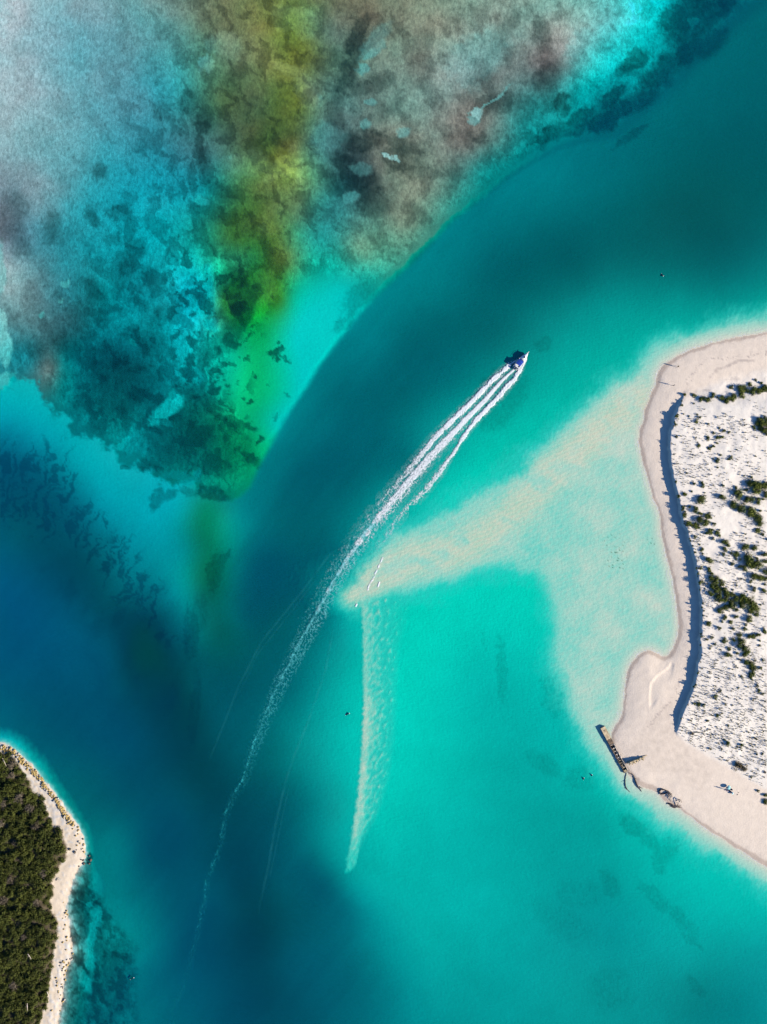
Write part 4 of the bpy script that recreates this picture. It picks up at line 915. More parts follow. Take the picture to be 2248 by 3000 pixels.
# ---------------------------------------------------------------- the beach camp
def umbrella(px, py, rad, h, m1, m2, label, tilt):
    o = empty('beach_umbrella', on_ground(px, py), .3); tag(o, label, 'umbrella')
    p = MB(); p.tube([(0, 0, -.15), (0, 0, h)], .022, 6); p.build('pole', MAT_GEL, o)
    rot = Matrix.Rotation(tilt, 3, 'Y')
    for k in range(8):
        a0, a1 = k * math.pi / 4, (k + 1) * math.pi / 4; q = MB()
        top = Vector((0, 0, .34)); e0 = Vector((math.cos(a0) * rad, math.sin(a0) * rad, 0)); e1 = Vector((math.cos(a1) * rad, math.sin(a1) * rad, 0)); em = (e0 + e1) * .48 + Vector((0, 0, .03))
        v = [rot @ x + Vector((0, 0, h - .25)) for x in (top, e0, em, e1, (e0 + top) * .55 + Vector((0, 0, .06)), (e1 + top) * .55 + Vector((0, 0, .06)))]
        v += [x - Vector((0, 0, .012)) for x in v]
        q.add(v, [(0, 4, 5), (4, 1, 2), (4, 2, 5), (5, 2, 3), (6, 11, 10), (10, 8, 7), (10, 11, 8), (11, 9, 8), (1, 7, 8, 2), (2, 8, 9, 3)])
        q.build('panel', m1 if k % 2 else m2, o)
    p = MB(); p.tube([rot @ Vector((0, 0, .33)) + Vector((0, 0, h - .25)), rot @ Vector((0, 0, .43)) + Vector((0, 0, h - .25))], .03, 6); p.build('finial', MAT_GEL, o)
umbrella(2133, 2305, .85, .95, MAT_TEAL, MAT_TEALP, 'teal and pale blue beach umbrella, larger of the two on the sand', .25)
umbrella(2145, 2323, .5, .6, MAT_TEALP, MAT_TEALP, 'small pale blue umbrella low on the sand beside the towel', .5)
def chair(px, py, rz, label):
    o = empty('beach_chair', on_ground(px, py), rz); tag(o, label, 'beach chair')
    q = MB(); q.box((0, 0, .26), (.55, .55, .05)); q.build('seat', MAT_NAVY, o)
    q = MB(); q.box((-.38, 0, .55), (.06, .55, .65), Matrix.Rotation(-.45, 3, 'Y')); q.build('backrest', MAT_NAVY, o)
    for x, y in ((-.25, -.27), (-.25, .27), (.25, -.27), (.25, .27)):
        p = MB(); p.tube([(x, y, -.05), (x * 1.05, y, .26)], .018, 5); p.build('leg', MAT_STEEL, o)
    for y in (-.29, .29):
        p = MB(); p.tube([(-.40, y, .52), (.22, y, .50), (.27, y, .26)], .02, 5); p.build('armrest', MAT_STEEL, o)
chair(2139.5, 2310.5, 2.7, 'dark folding beach chair under the teal umbrella')
chair(2135.5, 2315, 2.5, 'dark folding beach chair at the edge of the pink towel')
q = MB(); nxt, nyt = 9, 5
pts = [(-.95 + 1.9 * i / 8, -.42 + .84 * j / 4) for i in range(nxt) for j in range(nyt)]
tz = on_ground(2131, 2316)
q.add([(x, y, .02 + .02 * math.sin(x * 5 + y * 3) + .012 * math.sin(y * 11)) for x, y in pts] + [(x, y, -.02) for x, y in pts],
      [(i * nyt + j, (i + 1) * nyt + j, (i + 1) * nyt + j + 1, i * nyt + j + 1) for i in range(nxt - 1) for j in range(nyt - 1)])
o = q.build('beach_towel', MAT_TOWEL, None, True); o.location = tz + Vector((0, 0, .02)); o.rotation_euler = (0, 0, R(-28)); tag(o, 'pale pink towel spread on the sand between the two umbrellas', 'towel')
for px, py, L_, rz, lab in ((2164, 2322, .75, R(-32), 'short dark stick on the sand, upper one right of the camp'), (2161, 2328, .5, R(60), 'short dark stick on the sand, lower one right of the camp')):
    q = MB(); q.tube([(-L_ / 2, 0, .03), (-.1, .03, .06), (.12, -.02, .06), (L_ / 2, .02, .04)], [.05, .06, .05, .03], 6); q.tube([(.1, 0, .06), (.22, .14, .1)], [.03, .015], 5)
    o = q.build('driftwood_stick', MAT_DEAD); o.location = on_ground(px, py); o.rotation_euler = (0, 0, rz); tag(o, lab, 'stick')

# ---------------------------------------------------------------- ruined jetty and groyne
def rock_mesh(name, seed, sub=1):
    bm = bmesh.new(); bmesh.ops.create_icosphere(bm, subdivisions=sub + 1, radius=1.0); r = random.Random(seed)
    ph = [Vector((r.gauss(0, 1), r.gauss(0, 1), r.gauss(0, 1))).normalized() for _ in range(9)]; cut = [r.uniform(.62, .95) for _ in ph]
    for v in bm.verts:
        for p, c in zip(ph, cut):
            d = v.co.dot(p)
            if d > c: v.co -= p * (d - c) * .9
        v.co *= r.uniform(.95, 1.05)
    me = bpy.data.meshes.new(name); bm.to_mesh(me); bm.free(); return me
ROCKS = {}
for nm, mt in (('y', MAT_ROCK_Y), ('g', MAT_ROCK_G), ('d', MAT_ROCK_D), ('c', MAT_CONC), ('p', MAT_CONC_P)):
    ROCKS[nm] = [rock_mesh('stone', 700 + k) for k in range(5)]
    for me in ROCKS[nm]: me.materials.append(mt)
def stone(name, loc, size, kind, parent=None, flat=.7):
    o = link(name, rng.choice(ROCKS[kind]), None, parent); o.location = loc
    o.rotation_euler = (rng.uniform(-.4, .4), rng.uniform(-.4, .4), rng.uniform(0, 6.28))
    o.scale = (size * rng.uniform(.8, 1.25), size * rng.uniform(.7, 1.1), size * flat * rng.uniform(.8, 1.15)); return o

A0 = W(1764.5, 2129, .0); B0 = W(1834.5, 2260, .0); ax_ = (B0 - A0); LEN = ax_.length
jet = empty('ruined_jetty', (A0 + B0) / 2, math.atan2(ax_.y, ax_.x)); tag(jet, 'long ruined concrete jetty with open cells at the water edge', 'jetty')
hl = LEN / 2; WD2 = .92
def rough_box(q, x0, x1, y0, y1, z0, z1, nx, amp, seed):
    r = random.Random(seed); ny = 3
    def P_(i, j, k):
        return (x0 + (x1 - x0) * i / nx + (r.uniform(-amp, amp)), y0 + (y1 - y0) * j / ny + r.uniform(-amp, amp), (z1 + r.uniform(-amp, amp) * 1.2) if k else z0)
    v = [[[None] * 2 for _ in range(ny + 1)] for _ in range(nx + 1)]; vs_ = []
    for i in range(nx + 1):
        for j in range(ny + 1):
            for k in range(2):
                v[i][j][k] = len(vs_); vs_.append(P_(i, j, k))
    f = []
    for i in range(nx):
        for j in range(ny):
            f.append((v[i][j][1], v[i + 1][j][1], v[i + 1][j + 1][1], v[i][j + 1][1]))
        f.append((v[i][0][0], v[i + 1][0][0], v[i + 1][0][1], v[i][0][1])); f.append((v[i + 1][ny][0], v[i][ny][0], v[i][ny][1], v[i + 1][ny][1]))
    for j in range(ny):
        f.append((v[0][j + 1][0], v[0][j][0], v[0][j][1], v[0][j + 1][1])); f.append((v[nx][j][0], v[nx][j + 1][0], v[nx][j + 1][1], v[nx][j][1]))
    q.add(vs_, f)
q = MB(); rough_box(q, -hl, -hl + 5.0, -WD2, WD2, -.7, .80, 10, .035, 1); q.build('slab', MAT_CONC, jet)
q = MB(); rough_box(q, -hl + 5.03, -hl + 7.4, -WD2, WD2 - .05, -.7, .70, 6, .06, 2); q.build('slab', MAT_CONC_D, jet)
q = MB(); rough_box(q, -hl + 7.4, hl - 1.0, -WD2 + .22, WD2 - .28, -.7, .10, 14, .06, 3); q.build('floor', MAT_CONC_D, jet)
q = MB(); rough_box(q, -hl + 7.43, hl, WD2 - .30, WD2, -.7, .74, 22, .06, 4); q.build('wall', MAT_CONC_P, jet)       # landward
q = MB(); rough_box(q, -hl + 7.43, hl, -WD2, -WD2 + .24, -.7, .55, 22, .07, 5); q.build('wall', MAT_CONC_D, jet)      # seaward
q = MB(); rough_box(q, hl - 1.0, hl - .02, -WD2 + .25, WD2 - .31, -.7, .62, 3, .05, 6); q.build('end_block', MAT_CONC, jet)
for k, x in enumerate((7.5, 9.0, 10.3, 11.6, 12.9, 14.2, 15.2, 16.2, 17.2)):
    q = MB(); rough_box(q, -hl + x, -hl + x + rng.uniform(.16, .3), -WD2 + .245, WD2 - .305, -.3, .52 + rng.uniform(-.1, .1), 2, .04, 20 + k); q.build('rib', MAT_CONC if k > 4 else MAT_CONC_P, jet)
for k in range(46):
    x = rng.uniform(7.6, LEN - 1); stone('rubble', (-hl + x, rng.uniform(-.55, .72), .16 + rng.uniform(0, .45)), rng.uniform(.10, .26), rng.choice('cppd'), jet)
hole = MB(); hole.tube([(0, 0, 0), (0, 0, .03)], .16, 10); hb = hole.build('bollard_socket', MAT_DARK, jet); hb.location = (-hl + 1.35, -.15, .81)

g0, g1 = W(1838, 2233, .0), W(1886, 2214, .0); gd = g1 - g0
gro = empty('stone_groyne', g0, math.atan2(gd.y, gd.x)); tag(gro, 'short rubble groyne running inland from the ruined jetty', 'groyne')
gl_ = gd.length
q = MB(); gz = ground_z(1850, 2229)
q.loft([[(x, -.85 * k, gz - .6), (x, .28, gz - .6), (x, .26, gz + hgt), (x, -.20 * k, gz + hgt)] for x, k, hgt in ((-.2, .7, .45), (.6, 1, .95), (2.5, 1, 1.0), (4.6, .9, .85), (5.8, .6, .60), (gl_, .5, .5), (gl_ + 1.8, .35, .28), (gl_ + 3.6, .1, .04))])
q.build('core', MAT_CONC, gro)
for k in range(70):
    x = rng.uniform(.1, gl_ - .2); y = rng.uniform(-1.25, .1); hgt = .85 - .7 * max(0, -y) / 1.2
    stone('stone', (x, y, gz + hgt + rng.uniform(-.1, .1)), rng.uniform(.14, .30), rng.choice('ccpy'), gro)

# ---------------------------------------------------------------- driftwood on the shore
def branch_thing(name, label, cat, lines, mat, base, twigs=0, seed=1):
    """lines: [(part, [(px, py, height above ground, radius)...])...]"""
    b = on_ground(*base); o = empty(name, b); tag(o, label, cat); r = random.Random(seed)
    for part, pts in lines:
        pp = [on_ground(p[0], p[1], p[2]) - b for p in pts]
        qq = []; rr = []
        for i in range(len(pp) - 1):
            for k in range(3):
                t = k / 3; j = Vector((r.gauss(0, .05), r.gauss(0, .05), r.gauss(0, .04)))
                qq.append(pp[i].lerp(pp[i + 1], t) + j * (1 if k else 0)); rr.append(pts[i][3] * (1 - t) + pts[i + 1][3] * t)
        qq.append(pp[-1]); rr.append(pts[-1][3])
        mb = MB(); mb.tube(qq, rr, 7)
        for k in range(twigs):
            i = r.randrange(1, len(qq)); a = r.uniform(0, 6.28); d = Vector((math.cos(a), math.sin(a), r.uniform(.0, .6))) * r.uniform(.3, .8)
            mb.tube([qq[i], qq[i] + d * .5 + Vector((0, 0, .05)), qq[i] + d], [rr[i] * .5, rr[i] * .35, .012], 5)
        mb.build(part, mat, o)
    return o
branch_thing('fallen_tree', 'dark dead tree with looped trunk washed onto the beach, upper of two', 'fallen tree', [
    ('trunk', [(1932, 2319, .05, .30), (1936, 2313, .2, .28), (1944, 2313, .35, .26), (1955, 2317, .4, .24), (1962, 2322, .35, .20), (1969, 2326, .2, .1)]),
    ('root_mass', [(1932, 2320, .05, .25), (1936, 2326, .12, .22), (1943, 2326, .15, .24), (1950, 2325, .2, .22), (1957, 2322, .3, .2)]),
    ('branch', [(1960, 2322, .3, .14), (1960, 2333, .25, .10), (1962, 2341, .2, .07), (1967, 2347, .15, .05), (1969, 2349.5, .1, .03)]),
    ('branch', [(1960, 2323, .3, .10), (1956, 2330, .2, .07), (1952, 2335, .1, .04)]),
    ('branch', [(1962, 2324, .3, .10), (1967, 2331, .25, .07), (1970, 2339, .2, .04)]),
    ('branch', [(1963, 2325, .3, .09), (1969, 2329, .3, .07), (1972, 2336, .2, .03)]),
    ('branch', [(1961, 2330, .25, .07), (1965, 2338, .2, .05), (1969, 2346, .15, .03)])], MAT_DEAD, (1950, 2320), 2, 5)
branch_thing('fallen_tree', 'dark dead tree with arched branches half in the water, lower of two', 'fallen tree', [
    ('trunk', [(1954, 2353, .05, .12), (1960, 2355, .15, .28), (1968, 2357, .25, .36), (1976, 2362, .3, .34), (1984, 2364, .25, .24), (1992, 2365, .12, .12), (1998, 2365.5, .1, .05)]),
    ('trunk', [(1966, 2362, .05, .2), (1973, 2365, .1, .26), (1981, 2366, .1, .2)]),
    ('branch', [(1984, 2362, .3, .12), (1987, 2355, .5, .09), (1983, 2350, .5, .07), (1979, 2354, .3, .04)]),
    ('branch', [(1979, 2348, .2, .06), (1984, 2345, .5, .09), (1990, 2341, .6, .10), (1995, 2344, .5, .08), (1998, 2352, .2, .04)]),
    ('branch', [(1990, 2341, .6, .08), (1992, 2347, .5, .10), (1989, 2350, .4, .07)]),
    ('branch', [(1986, 2363, .3, .09), (1993, 2361, .2, .05), (1997, 2359, .1, .02)])], MAT_DEAD, (1975, 2360), 2, 8)
branch_thing('fallen_branch', 'thin dark branch curving into the water below the jetty end', 'branch', [
    ('branch', [(1836, 2264, .1, .08), (1833, 2275, .1, .10), (1832, 2288, .12, .14), (1833, 2302, .12, .16), (1838, 2313, .1, .12), (1847, 2321, .05, .06)])], MAT_DEAD, (1835, 2280), 3, 3)
branch_thing('fallen_branch', 'dark forked branch along the waterline right of the jetty end', 'branch', [
    ('branch', [(1842, 2264, .1, .10), (1853, 2267, .15, .08), (1859, 2277, .2, .12), (1863, 2290, .25, .24), (1869, 2303, .2, .26), (1875, 2311, .15, .15), (1880, 2320, .05, .05)]),
    ('twig', [(1874, 2310, .15, .09), (1878, 2306, .2, .06), (1882, 2311, .1, .03)])], MAT_DEAD, (1862, 2290), 4, 4)

# ---------------------------------------------------------------- markers afloat
def marker(px, py, rz, L_, label, second=False):
    o = empty('marker_buoy', W(px, py, 0), rz); tag(o, label, 'buoy')
    q = MB(); q.tube([(-L_ * .5, 0, -.10), (-L_ * .25, 0, .02), (L_ * .2, 0, .10), (L_ * .45, 0, .22)], [.12, .17, .17, .10], 8); q.build('body', MAT_DARK, o)
    q = MB(); q.tube([(L_ * .44, 0, .20), (L_ * .50, 0, .28), (L_ * .58, 0, .34)], [.13, .16, .07], 8); q.build('head', MAT_GEL, o)
    q = MB(); q.tube([(-L_ * .5, 0, -.08), (-L_ * .62, 0, -.02)], [.11, .05], 8); q.build('collar', MAT_GEL, o)
    q = MB(); q.tube([(-L_ * .55, 0, -.1), (-L_ * .9, .1, -.4), (-L_ * 1.3, .1, -.8)], .03, 5); q.build('mooring_rope', MAT_DARK, o)
marker(1019, 2092, R(30), 1.5, 'dark leaning marker buoy left of the narrow sand bar')
marker(1941, 806, R(-60), 1.1, 'dark marker buoy with white tips alone in the deep channel')
marker(388, 2866, R(33), 1.6, 'dark marker buoy drifting off the wooded island reef')
marker(1710.5, 2281, R(80), .8, 'small dark buoy left of the ruined jetty, lower of two')
marker(1734.5, 2271, R(85), .7, 'small dark buoy left of the ruined jetty, upper of two')

# ---------------------------------------------------------------- dune bushes: (x, y, radius) read off the survey sheets
SHEETS = {  # origin of the sheet, then patches of growth: name -> list
 (1850, 950): {
  'ridge': "770 870 30;855 905 50;925 925 45;1005 855 30;990 890 32;1040 893 16;1100 905 45;1160 920 50;1220 920 45;1245 880 48;1150 950 30;1320 790 55;1390 800 60;1470 810 60;1540 815 50;1350 875 45;1450 735 35;1575 715 25;1620 770 45;1220 765 32;1515 685 20;1645 790 45;1600 800 40",
  'upper': "650 870 28;615 990 20;565 1115 25;790 1185 28;835 1145 22;540 1230 22;805 1105 16;700 1125 14;640 1100 14;945 1220 20;760 968 14",
  'edge': "1580 1180 60;1640 1160 50;1530 1210 45;1600 1230 60;1655 1225 55"},
 (1850, 1250): {
  'upper': "550 125 22;940 145 32;1060 130 35;1100 125 25;1120 50 25;1080 15 20;1005 75 20;1195 70 18;820 228 30;960 260 30;1000 230 25;1045 205 18;1280 280 14;1040 425 30;1060 400 22;1190 400 20;1215 370 20;1050 495 16;1515 360 14;1090 345 16;1000 395 14;680 570 18;775 695 26;865 690 30;870 725 26;540 680 16;740 785 18;1115 720 22;900 810 14;1380 600 16;1455 620 22",
  'edge': "1500 10 30;1570 20 40;1620 40 50;1640 75 40",
  'lone': "845 900 68;1110 855 52;655 822 36;575 850 28",
  'ring': "1440 700 50;1500 720 70;1580 720 70;1640 720 60;1530 800 60;1300 830 75;1430 880 70;1545 910 50;1640 830 50;1250 960 65;1340 1000 65;1440 1030 75;1490 1060 60;1540 1120 70;1560 1190 50;1580 1030 25;1280 735 26;1390 770 26;1600 880 22",
  'brow': "630 985 28;700 980 24;620 1010 24;650 1055 32;650 1095 30;790 1015 48;840 1060 32;920 1095 45;960 1100 28;830 1140 55;900 1180 55;700 1190 45;760 1210 48;810 1215 35;1005 1190 25;955 1055 16"},
 (1850, 1550): {
  'brow': "940 45 50;980 15 25;1050 50 38;1070 85 22;1065 10 18;780 100 28;1000 115 22;1135 165 45;1185 195 35;1145 245 40;865 255 32;870 305 18;830 195 16;1120 310 26;1270 310 48;1215 290 20;1280 360 18;1325 370 18;1230 420 28;945 380 60;840 475 28",
  'round': "1540 25 45;1600 70 24;1655 125 25;1385 230 60;1495 225 45;1630 310 45",
  'hollow': "1435 360 85;1450 450 70;1540 440 75;1375 480 45;1330 460 26;1630 400 40;1490 580 60;1580 590 55;1645 520 60;1640 600 40;1460 640 25;1530 350 20",
  'long': "945 495 40;985 550 28;970 590 45;1030 620 60;1100 650 50;980 680 55;1030 730 55;1070 770 60;1140 750 55;1170 800 50;960 790 45;1060 850 60;1130 870 50;1240 800 40;1240 880 65;1310 850 70;1370 830 60;1370 910 65;1450 870 65;1490 930 65;1530 980 55;1530 1040 35;1220 950 50;1150 960 50;1090 985 50;1280 990 30;1450 1000 50",
  'lower': "840 645 38;835 745 12;1620 680 22;1495 735 38;1615 750 36;1285 690 16;1240 740 14;1145 1085 38;1275 1070 32;1430 1090 50;1440 1120 35;1210 1140 32;940 1160 42;1065 1210 28;1240 1215 24;1390 1220 30;1400 1165 22;1580 930 16;1105 1130 18;900 725 12;1400 760 12;1620 1230 26"},
 (1850, 1850): {
  'lower': "985 75 26;1135 105 40;1015 155 20;1245 105 30;1190 210 30;1170 285 40;1215 295 20;1300 270 26;1565 115 16;1565 175 18;920 100 16;1090 225 12;960 210 14;1345 545 18;1575 450 24;1605 350 18",
  'chain': "1310 40 40;1310 90 30;1355 170 70;1390 230 60;1380 290 35;1400 370 40;1450 400 55;1490 440 50;1470 510 50;1450 560 30;1485 595 16",
  'row': "1450 60 45;1490 55 35;1545 40 35;1625 10 30",
  'south': "1310 690 14;1535 660 22;1560 725 30;1605 760 22;785 658 20;1030 805 35;815 885 35;885 900 26;765 880 20;1045 1025 30;940 1090 22;1045 1170 14;1180 1150 18;1240 900 14;1095 720 10"},
 (1850, 2130): {
  'south': "925 85 12;1180 200 35;1135 155 16;1355 220 28;1330 250 16;1290 240 14;1515 215 12;1525 335 18;1605 325 16;1465 610 18;1545 775 20;1640 830 35;1645 910 45",
  'dry': "740 70 25;1280 470 60;1390 500 45;1330 490 40;1630 545 20"}}
WHERE = {
 'ridge': ('dark green bush in the east-west thicket above the scarp top', 'bushes of the northern thicket'),
 'upper': ('small green bush among the grass tufts of the upper dune', 'small bushes of the upper dune'),
 'edge': ('green bush in the clump cut by the upper right photo edge', 'bushes of the edge clump'),
 'ring': ('dark green bush in the big thicket bordering the ringed sand', 'bushes of the thicket by the ringed sand'),
 'brow': ('green bush in the loose clumps between scarp and ringed sand', 'bushes along the brow of the scarp'),
 'round': ('rounded dark bush on bare sand right of the ringed tracks', 'round bushes on bare sand'),
 'hollow': ('dark green bush in the thicket at mid right photo edge', 'bushes of the thicket round a bare hollow'),
 'long': ('dark green bush in the longest thicket, bent mid dune', 'bushes of the long bent thicket'),
 'lower': ('small green bush on the slope around the long bent thicket', 'scattered bushes of the middle dune'),
 'chain': ('dark green bush in the north-south chain below the long thicket', 'bushes of the chain'),
 'row': ('dark green bush in the short row beside the chain top', 'bushes of the short row'),
 'south': ('isolated small green bush on the southern grass-dotted sand', 'isolated bushes of the southern dune'),
 'dry': ('brown leafless brush on the sand of the southern beach', 'leafless brush'),}
LONE = ['large round bush standing alone near the scarp, left of the ringed sand', 'medium oval bush standing alone above the ringed sand', 'small bush just above the large lone round bush', 'small bush right on the scarp lip beside the shadow']
BUSH_SPOTS = []
for (ox, oy), grp in SHEETS.items():
    for key, txt in grp.items():
        for n, (x, y, r_) in enumerate(parse(txt)):
            px, py, rp = ox + x * .24, oy + y * .24, max(r_ * .24, 3.2)
            BUSH_SPOTS.append((px, py, rp))
            lab, g = (LONE[n], None) if key == 'lone' else WHERE[key]
            dry_ = key == 'dry'
            bush('dry_brush' if dry_ else 'dune_bush', px, py, rp * 1.08, DRYB if dry_ else (BUSH if rp > 7 else BUSH_S), lab, 'brush' if dry_ else 'bush', g, rng.uniform(.85, 1.15) if rp > 7 else 1.25, 'twigs' if dry_ else 'crown')

# plants leaning over the lip of the scarp
lip = smooth_line(SCARP, 6); rl_ = random.Random(15)
for k in range(28):
    i = rl_.randrange(2, len(lip) - 3); x, y = lip[i]; x += rl_.uniform(3, 8); y += rl_.uniform(-3, 3); r0 = rl_.uniform(2.6, 5.0)
    bush('scarp_plant', x, y, r0, BUSH_S, 'small upright plant on the lip of the scarp casting a spike of shadow', 'plant', 'plants along the scarp lip', rl_.uniform(1.0, 2.0))
    BUSH_SPOTS.append((x, y, r0))

# ---------------------------------------------------------------- grass tufts dotted over the dune
def tuft_geo(r, n=7, h=.42, spread=.30):
    v, f = [], []
    for k in range(n):
        a = r.uniform(0, 6.28); d = spread * r.uniform(.4, 1); p = Vector((math.cos(a), math.sin(a), 0)); s = Vector((-p.y, p.x, 0)) * .05
        b = len(v); hh = h * r.uniform(.6, 1.1)
        v += [p * .04 - s, p * .04 + s, p * d * .6 + s * .9 + Vector((0, 0, hh * .75)), p * d * .6 - s * .9 + Vector((0, 0, hh * .75)), p * d * 1.2 + Vector((0, 0, hh))]
        f += [(b, b + 1, b + 2, b + 3), (b + 3, b + 2, b + 4)]
    return v, f
spots = []; r_ = random.Random(5); hum_n = 0
tries = np.random.RandomState(3).rand(30000, 2)
tx = 1955 + tries[:, 0] * 293; ty = 1150 + tries[:, 1] * 1230
dens = (.5 + .5 * fbm(tx, ty, 70, 4, 301)) * .8 + .25 * fbm(tx, ty, 22, 3, 311)
dens = dens + .35 * sstep(1880, 2000, ty) * sstep(2000, 2040, tx) - .6 * sstep(60, 20, np.hypot(tx - 2134, ty - 1519)) - .5 * sstep(2200, 2300, ty - .4 * (tx - 2180)) - .4 * sstep(1240, 1180, ty)
bx = np.array([b[0] for b in BUSH_SPOTS]); by = np.array([b[1] for b in BUSH_SPOTS]); br = np.array([b[2] for b in BUSH_SPOTS])
xi = np.clip(np.searchsorted(ax, tx), 0, len(ax) - 1); yi = np.clip(np.searchsorted(ay, ty), 0, len(ay) - 1)
dsc_t = DSC[yi, xi]
for x, y, dn, q_, ds_ in zip(tx, ty, dens, np.random.RandomState(4).rand(len(tx)), dsc_t):
    if ds_ < 6 or q_ * 2.0 > dn - .12: continue
    if (np.hypot(bx - x, by - y) < br * .9).any(): continue
    spots.append((x, y, r_.uniform(.55, 1.15) * (1.35 if r_.random() < .15 else .95)))
    if len(spots) >= 3000: break
spots.sort(key=lambda s: -s[2])
TUFT = []
for k in range(6):
    q = MB(); q.add(*tuft_geo(random.Random(900 + k), 9)); me = q.mesh('grass_tuft'); me.materials.append(MAT_TUFT); TUFT.append(me)
for x, y, s in spots[:300]:
    o = link('grass_tuft', rng.choice(TUFT)); o.location = on_ground(x, y, -.02); o.rotation_euler = (0, 0, rng.uniform(0, 6.28)); o.scale = (s * 1.15,) * 3
    tag(o, 'single grass tuft casting a short shadow on the white dune', 'grass tuft', 'grass tufts on the dune')
q = MB(); rt = random.Random(77)
for x, y, s in spots[300:]:
    v, f = tuft_geo(rt, 7); a = rt.uniform(0, 6.28); c, s_ = math.cos(a), math.sin(a); b = on_ground(x, y, -.02)
    q.add([(b.x + (p.x * c - p.y * s_) * s, b.y + (p.x * s_ + p.y * c) * s, b.z + p.z * s) for p in v], f)
tag(q.build('dune_grass', MAT_TUFT), 'sparse small grass tufts dotted all over the white dune', 'grass', kind='stuff')

# ---------------------------------------------------------------- wooded island
pts = []; rw = random.Random(21)
cand = [(rw.uniform(-70, 215), rw.uniform(2170, 3060)) for _ in range(14000)]
cw = sdf(np.array([c[0] for c in cand]), np.array([c[1] for c in cand]), WOODS_EDGE)
for (x, y), d in zip(cand, cw):
    if d < 4: continue
    sp = 16.5 if x > -12 and y < 3012 else 30
    if all((x - a) ** 2 + (y - b) ** 2 > sp * sp for a, b, *_ in pts): pts.append((x, y, d))
n_in = sum(1 for p in pts if p[0] > -12 and p[1] < 3012)
for x, y, d in pts:
    grey = rw.random() < .06
    r_px = rw.uniform(12, 19) * (.72 if d < 10 else 1)
    if d < 14: lab, g = 'dark green shrub on the beach edge of the wooded island', 'shrubs along the island beach'
    elif grey: lab, g = 'grey half-bare shrub inside the dense island thicket', 'half-bare shrubs of the island thicket'
    else: lab, g = 'dark olive shrub inside the dense island thicket', 'shrubs of the island thicket'
    bush('island_shrub', x, y, r_px, WOODG if grey else WOOD, lab, 'shrub', g, rw.uniform(.8, 1.7), 'crown', 'trunk', .05)

q = MB(); ru = random.Random(31)                            # low scrub and litter filling the gaps
uc = [(ru.uniform(-70, 215), ru.uniform(2170, 3060)) for _ in range(16000)]
ud_ = sdf(np.array([c[0] for c in uc]), np.array([c[1] for c in uc]), WOODS_EDGE)
for (x, y), d in zip(uc, ud_):
    if d < 3: continue
    p = on_ground(x, y, ru.uniform(.05, .55)); n_ = Vector((ru.gauss(0, .6), ru.gauss(0, .6), 1)).normalized(); a = n_.orthogonal().normalized(); a.rotate(Matrix.Rotation(ru.uniform(0, 6.28), 3, n_)); b = n_.cross(a)
    L_ = ru.uniform(.25, .6); q.add([p - a * L_ * .5, p + b * L_ * .25, p + a * L_ * .5, p - b * L_ * .25], [(0, 1, 2, 3)])
tag(q.build('undergrowth', MAT_WOODLEAF), 'low dark scrub filling the gaps of the island thicket', 'scrub', kind='stuff')

# rubble bank of ochre stones along the northern shore
line = smooth_line([(-12, 2186), (5, 2190), (24, 2197), (42, 2208), (60, 2224), (81, 2244), (101, 2262), (116, 2282), (132, 2306), (150, 2327), (165, 2345), (176, 2364), (188, 2383), (201, 2402), (214, 2418)], 6)
rev = empty('rock_bank', on_ground(116, 2282)); tag(rev, 'long bank of ochre boulders along the wooded island shore', 'rock bank')
base = rev.location.copy()
for k in range(290):
    t = rng.random() * (len(line) - 1.01); i = int(t); f_ = t - i
    x = line[i][0] * (1 - f_) + line[i + 1][0] * f_; y = line[i][1] * (1 - f_) + line[i + 1][1] * f_
    dx, dy = line[i + 1][0] - line[i][0], line[i + 1][1] - line[i][1]; n_ = math.hypot(dx, dy)
    off = max(-9, min(9, rng.gauss(0, 4.4))) * (1 - .35 * t / len(line)); x += -dy / n_ * off; y += dx / n_ * off
    stone('boulder', on_ground(x, y, .10 + .16 * (1 - min(1, abs(off) / 6))) - base, rng.uniform(.26, .60), 'y' if rng.random() < .86 else 'g', rev)
# loose boulders on the island beach
LOOSE = [(244, 2520, 'd', .45), (238, 2518, 'd', .3), (262, 2508, 'd', .42), (266, 2520, 'd', .5), (262, 2530, 'd', .42), (246, 2530, 'd', .5), (243, 2458, 'd', .4), (205, 2488, 'd', .6), (220, 2497, 'd', .5), (232, 2538, 'd', .35)]
for k in range(70):
    t = rng.uniform(0, 1); y = 2640 + 360 * t if k < 50 else rng.uniform(2405, 2500)
    c = float(np.interp(y, [p[1] for p in COAST_W], [p[0] for p in COAST_W]))
    LOOSE.append((c - rng.uniform(-4, 26), y, rng.choice('yyyg'), rng.uniform(.2, .5)))
for x, y, kd, s in LOOSE:
    col = {'y': 'ochre', 'g': 'pale grey', 'd': 'dark brown'}[kd]; part_ = 'middle' if y < 2560 else 'southern'
    o = stone('beach_boulder', on_ground(x, y, .08), s, kd)
    tag(o, f'{col} boulder lying on the {part_} beach of the wooded island', 'boulder', f'{col} boulders, {part_} island beach')
